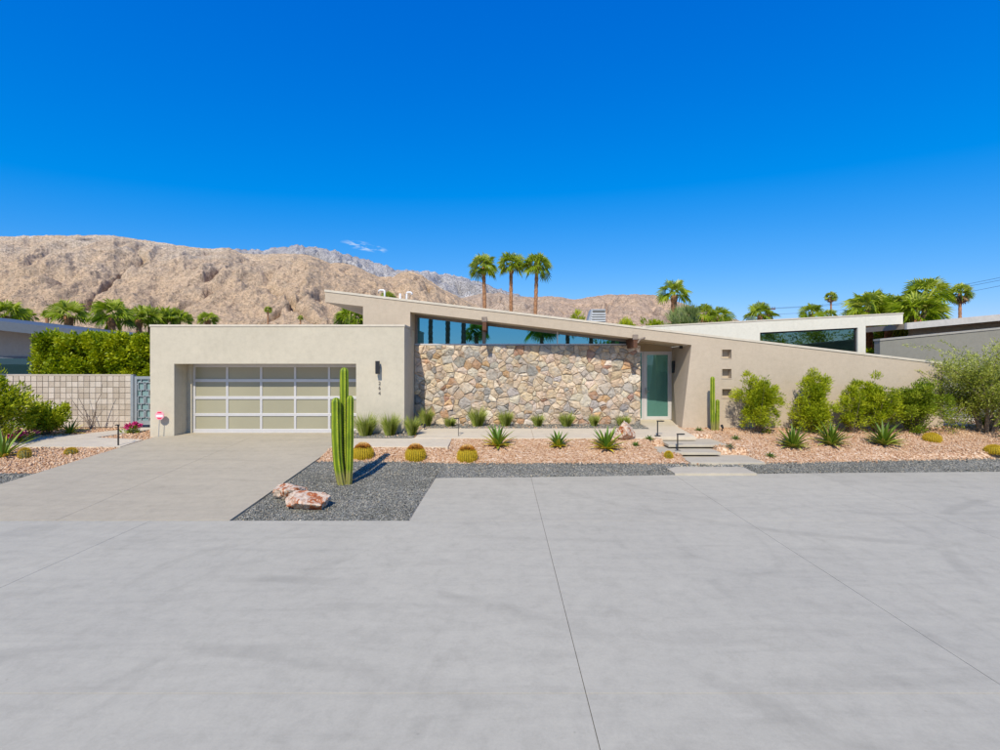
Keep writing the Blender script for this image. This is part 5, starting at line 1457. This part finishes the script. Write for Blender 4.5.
for i, (px, py, lab) in enumerate(SM):
    b = G(px, py - .8)
    agave(lab, b, .13, .26, 22, MAT['greencactus'] if i != 4 else MAT['smallcactus'], 260 + i, 'small succulents in the gravel', 'succulent', 'succulent', .022)

# shrubs on the right
def rshrub(label, px, py, wpx, hpx, n, mat, seed, clumps=70, **kw):
    Y = kw.pop('Y', 15.35); b = Vector((PX(px, Y), Y, gz(PX(px, Y), Y))); k = b.y / F; n = int(n * 1.6)
    return shrub('shrub', label, 'shrub', b, wpx * k, hpx * k, n, clumps, kw.pop('L', .1), kw.pop('Wd', .022), mat, 'shrubs along the taupe wall', seed=seed, **kw)
rshrub('rounded bright green needle shrub beside the wall niches', 759, 430, 42, 65, 9500, MAT['shrub'], 401, 110, clump_r=.17, shell=.1, up=.7)
rshrub('bright green shrub with narrow top behind two strap-leaved agaves', 813, 428, 48, 38, 6000, MAT['shrub'], 402, 80, clump_r=.17, shell=.1)
o_ = G(817, 428)
rshrub('narrow upright bright green shrub rising over its rounder neighbour', 815, 427, 33, 66, 6000, MAT['shrub'], 403, 80, clump_r=.15, shell=.1, zfrac=.55)
rshrub('sparse airy shrub with grey twigs between two fuller shrubs', 851, 425, 28, 56, 2800, MAT['shrub'], 404, 46, clump_r=.13, shell=.3, stems=10)
rshrub('tall bright green shrub touching the darker one', 876, 426, 40, 60, 7500, MAT['shrub'], 405, 95, clump_r=.16, shell=.1)
rshrub('dark green dense rounded shrub nearest the olive tree', 915, 426, 60, 56, 12500, MAT['dshrub'], 406, 130, clump_r=.18, shell=.1, L=.07, Wd=.028)
# olive
ob = G(986, 432)
ot = empty('olive_tree', ob); tag(ot, 'silvery olive tree with arching branches at the edge of yard', 'tree')
k = ob.y / F
rg = np.random.default_rng(77)
mb = MB(); tips = []
rnd = random.Random(5)
for s in range(5):
    a = s * 1.25 + .3; b0 = Vector((.12 * math.cos(a), .12 * math.sin(a), -.03)); m1 = Vector((.35 * math.cos(a), .35 * math.sin(a), .8))
    mb.tube([b0, (b0 + m1) / 2, m1], [.06, .05, .035], 7)
    for q in range(8):
        aa = a + rnd.uniform(-1.1, 1.1); rr = rnd.uniform(.3, 1.55); zz = rnd.uniform(.55, 2.75) - .2 * rr
        e = Vector((rr * math.cos(aa), rr * math.sin(aa), zz)); md = m1.lerp(e, .5) + Vector((0, 0, .15))
        mb.tube([m1, md, e], [.025, .014, .005], 5); tips += [e, md, md.lerp(e, .5)]
mb.build('trunk', MAT['bark'], ot)
tp = np.array([tuple(v) for v in tips])
n = 27000
ki = rg.integers(0, len(tp), n)
off = unit(rg.normal(0, 1, (n, 3))) * rg.uniform(0, 1, (n, 1)) ** .6 * .36
tone = np.clip(.25 + .25 * (tp[ki, 2] - .8) / 1.5 + rg.uniform(0, .3, n), 0, 1)
# long pale sprays
sp_p = []; sp_o = []
for s in range(46):
    a = rnd.uniform(0, 6.28); r0 = rnd.uniform(.3, 1.3); st_ = Vector((r0 * math.cos(a), r0 * math.sin(a), rnd.uniform(1.5, 2.6)))
    d = Vector((math.cos(a) * .8, math.sin(a) * .8, rnd.uniform(.2, 1.0))).normalized(); L_ = rnd.uniform(.4, .9)
    for q in range(50):
        f_ = q / 50; sp_p.append(tuple(st_ + d * L_ * f_ + Vector((rnd.gauss(0, .025), rnd.gauss(0, .025), rnd.gauss(0, .025) - .1 * f_ * f_)))); sp_o.append(tuple(d))
pts = np.concatenate([tp[ki] + off, np.array(sp_p)]); out = np.concatenate([unit(off), np.array(sp_o)]); tone = np.concatenate([tone, np.full(len(sp_p), .85)])
link('crown', leaf_mesh('crown', pts, out, .09, .025, .6, .2, tone), MAT['olive'], ot)
# low ground cover below the olive
b = G(990, 428)
shrub('ground_shrub', 'low dark green mounded shrub in the shade of the olive', 'shrub', b, 1.0, .42, 2500, 40, .05, .025, MAT['dshrub'], seed=450, stems=4, clump_r=.12, shell=.1)

# left yard shrubs, flowers, dry branches
b = G(-22, 446); shrub('shrub', 'big glossy green shrub spilling over beside the block wall', 'shrub', b, 2.5, 2.1, 15000, 150, .13, .045, MAT['shrub'], None, up=.8, seed=460, clump_r=.26, shell=.1, zfrac=.52)
b = G(47, 435); shrub('shrub', 'small spreading green shrub before the block wall', 'shrub', b, 1.3, 1.0, 6000, 80, .12, .045, MAT['shrub'], None, up=.9, seed=461, clump_r=.17, shell=.1, zfrac=.5)
def flowers(label, px, py, w, h, seed):
    b = G(px, py); t = empty('flower_clump', b); tag(t, label, 'flowers', 'magenta flowers')
    pts, out, tone, cc = crown_points(500, 24, (0, 0, h * .4), (w / 2, w / 2, h * .45), .09, .2, .01, seed)
    link('foliage', leaf_mesh('foliage', pts, out, .07, .03, .6, .3, tone), MAT['dshrub'], t)
    pts, out, tone, cc = crown_points(260, 12, (0, 0, h * .75), (w / 2, w / 2, h * .3), .07, .3, h * .45, seed + 1)
    link('blossom', leaf_mesh('blossom', pts, out, .06, .05, .7, .5), MAT['flower'], t)
flowers('magenta flower clump on gravel before the gate', 132, 433.5, .6, .32, 470)
flowers('magenta flower clump beside the arching strap plant', 17, 442, .9, .3, 472)
dbp = G(91, 429.5)
dt = empty('dry_branches', dbp); tag(dt, 'bare grey ocotillo branches standing before the block wall', 'dead plant')
rnd = random.Random(9)
for (dx, hgt, r) in ((-.75, 1.2, .014), (-.45, 1.35, .013), (.45, 1.55, .015), (.32, .95, .01), (-.25, .8, .01), (.1, .7, .012), (-.55, .7, .01), (.2, .5, .01), (-.1, .55, .01), (.55, .8, .01)):
    pts = [(0, 0, -.02)]
    for q in range(1, 6):
        f_ = q / 5; pts.append((dx * f_ ** 1.2 + rnd.uniform(-.03, .03), rnd.uniform(-.1, .05) * f_, hgt * f_))
    MB().tube(pts, [r, r, r * .9, r * .8, r * .6, r * .35], 6).build('branch', MAT['twig'], dt)

# boulders
def boulder(label, base, dims, seed, rot=0, group=None):
    bm = bmesh.new(); bmesh.ops.create_icosphere(bm, subdivisions=4, radius=1.0)
    co = np.array([v.co[:] for v in bm.verts])
    rg = np.random.default_rng(seed)
    # chop with random planes for facets
    for _ in range(17):
        nrm = unit(rg.normal(0, 1, 3)); d = rg.uniform(.42, .8)
        h = co @ nrm - d; co = co - np.maximum(h, 0)[:, None] * nrm * .985
    co = co * (1.22 + .12 * ridged(co[:, 0] * 1.6 + seed, co[:, 1] * 2 + co[:, 2], 4, seed))[:, None]
    co = co * (1 + .09 * fbm(co[:, 0] * 6 + seed, co[:, 1] * 6 - co[:, 2] * 5, 3, seed))[:, None]
    c, s = math.cos(rot), math.sin(rot)
    co = co * np.array(dims)
    co = np.stack([co[:, 0] * c - co[:, 1] * s, co[:, 0] * s + co[:, 1] * c, co[:, 2] + dims[2] * .62], -1)
    for v, q in zip(bm.verts, co): v.co = q
    me = bpy.data.meshes.new('boulder'); bm.to_mesh(me); bm.free()
    o = link('boulder', me, MAT['boulder'], None, base); tag(o, label, 'boulder', group)
    return o
b1 = G(290, 502); b2 = G(307, 509)
boulder('rust-stained white boulder leaning behind its twin near the driveway', b1 + Vector((-.1, .22, 0)), (.4, .22, .16), 5, .15, 'paired rust and white boulders')
boulder('rust-stained white boulder with flat face, front one of the pair', b2 + Vector((.03, .08, 0)), (.38, .26, .17), 14, -.25, 'paired rust and white boulders')
b3 = G(625, 440); boulder('pinkish orange boulder behind the dark green agave', b3 + Vector((0, .1, 0)), (.34, .3, .27), 21, .4)
b4 = G(30.5, 428); boulder('smooth grey boulder between the green shrubs', b4, (.24, .2, .2), 33)
for o in (bpy.data.objects[n_] for n_ in [o.name for o in bpy.data.objects if o.name.startswith('boulder')][3:4]):
    o.data.materials.clear(); o.data.materials.append(MAT['ventmetal'])

# path lights
def path_light(label, px, py, hpx, arm, base_box=True, pw=.014):
    b = G(px, py); k = b.y / F; h = hpx * k
    t = empty('path_light', b); tag(t, label, 'path light', 'black path lights')
    MB().box(-pw, pw, -pw, pw, -.05, h).build('post', MAT['black'], t)
    MB().box(min(0, arm) - .02, max(0, arm) + .02, -.035, .035, h + .001, h + .028).build('head', MAT['black'], t, 0.004)
    MB().box(min(0, arm) + .03, max(0, arm) - .01, -.02, .02, h - .006, h - .001).build('lens', MAT['frost'], t)
    if base_box: MB().box(-.08, .08, -.05, .05, -.03, .05).build('base', MAT['black'], t, 0.006)
path_light('black L-shaped path light at the landing edge before the door', 657.6, 437, 15.5, .17)
path_light('black L-shaped path light beside the lower steps', 677.6, 452.5, 17.5, .17)
path_light('thin black path light at the walk bend before stone wall', 458.4, 437, 18, -.12, False, .008)
path_light('black path light at the driveway edge before the side path', 118.3, 446.5, 21, -.05, False)
b = G(722.5, 431)
st = empty('spot_light', b); tag(st, 'small black ground spot light beside the two-stemmed cactus', 'spot light')
MB().tube([(0, 0, -.03), (0, 0, .09)], .012, 6).build('stake', MAT['black'], st)
MB().tube([(0, -.03, .09), (0, .06, .17)], [.032, .04], 10).build('head', MAT['black'], st)
b = G(424.5, 430.5)
st = empty('spot_light', (b.x, b.y, b.z)); tag(st, 'small black ground spot light in the shaded wall corner', 'spot light')
MB().tube([(0, 0, -.03), (0, 0, .1)], .012, 6).build('stake', MAT['black'], st)
MB().tube([(0, -.03, .1), (0, .06, .18)], [.032, .04], 10).build('head', MAT['black'], st)

# security sign
sb = Vector((PX(158.8, 15.03), 15.03, gz(PX(158.8, 15.03), 15.03)))
sg = empty('yard_sign', sb); tag(sg, 'red and white octagonal security sign on a stake', 'sign')
kk = 15.03 / F
zc = PZ(415.5, 15.03) - sb.z
r = 4.6 * kk
MB().tube([(-.012, 0, -.08), (.02, .004, zc - r * .6)], .011, 6).build('stake', MAT['steel'], sg)
oc = [((.03 + r * math.cos(math.pi / 8 + i * math.pi / 4)), zc + r * math.sin(math.pi / 8 + i * math.pi / 4)) for i in range(8)]
pl = MB().prism(oc, -.012, .004).build('plate', MAT['sign_pink'], sg)
MB().prism([(.03 - r * .52, zc + r * .5), (.03 + r * .52, zc + r * .5), (.03 + r * .34, zc + r * .78), (.03 - r * .34, zc + r * .78)], -.017, -.0125).build('red_band', MAT['sign_red'], sg)
MB().prism([(.03 - r * .34, zc - r * .78), (.03 + r * .34, zc - r * .78), (.03 + r * .5, zc - r * .48), (.03 - r * .5, zc - r * .48)], -.017, -.0125).build('red_band', MAT['sign_red'], sg)
MB().prism([(.03 - r * .72, zc - r * .28), (.03 + r * .72, zc - r * .28), (.03 + r * .72, zc + r * .1), (.03 - r * .72, zc + r * .1)], -.017, -.0125).build('white_band', MAT['sign_white'], sg)

# utility pole and wires
UY = 95.0
ux = PX(769, UY)
up_ = empty('utility_pole', (ux, UY, .2)); tag(up_, 'distant brown utility pole with two crossarms behind the white wing', 'utility pole')
part(MB().tube([(ux, UY, .1), (ux, UY, PZ(307.3, UY))], [.24, .17], 10), 'pole', MAT['wood'], up_)
for py, w in ((309.3, 7.0), (315.3, 7.5)):
    z = PZ(py, UY); h = w * UY / F
    part(MB().box(ux - h, ux + h * .8, UY - .3, UY - .18, z - .11, z + .11), 'crossarm', MAT['wood'], up_)
    for q in (-.9, -.4, .4, .7):
        part(MB().tube([(ux + h * q, UY - .24, z + .11), (ux + h * q, UY - .24, z + .42)], [.05, .07], 6), 'insulator', MAT['wood'], up_)
for i, (ya, yb_) in enumerate(((308.4, 271.5), (308.8, 274.5), (314.4, 280))):
    a = Vector((ux + .6 * i, UY - .24, PZ(ya, UY))); e = Vector((PX(1060, 62), 62, PZ(yb_ - 6.5, 62)))
    pts = [a.lerp(e, q / 24) - Vector((0, 0, 1.1 * math.sin(math.pi * q / 24))) for q in range(25)]
    o = MB().tube(pts, .02, 4).build('power_line', MAT['black'])
    tag(o, ('thin topmost power line running up from the utility pole', 'thin middle power line running up from the utility pole', 'thin lowest power line running up from the utility pole')[i], 'power line', 'power lines')
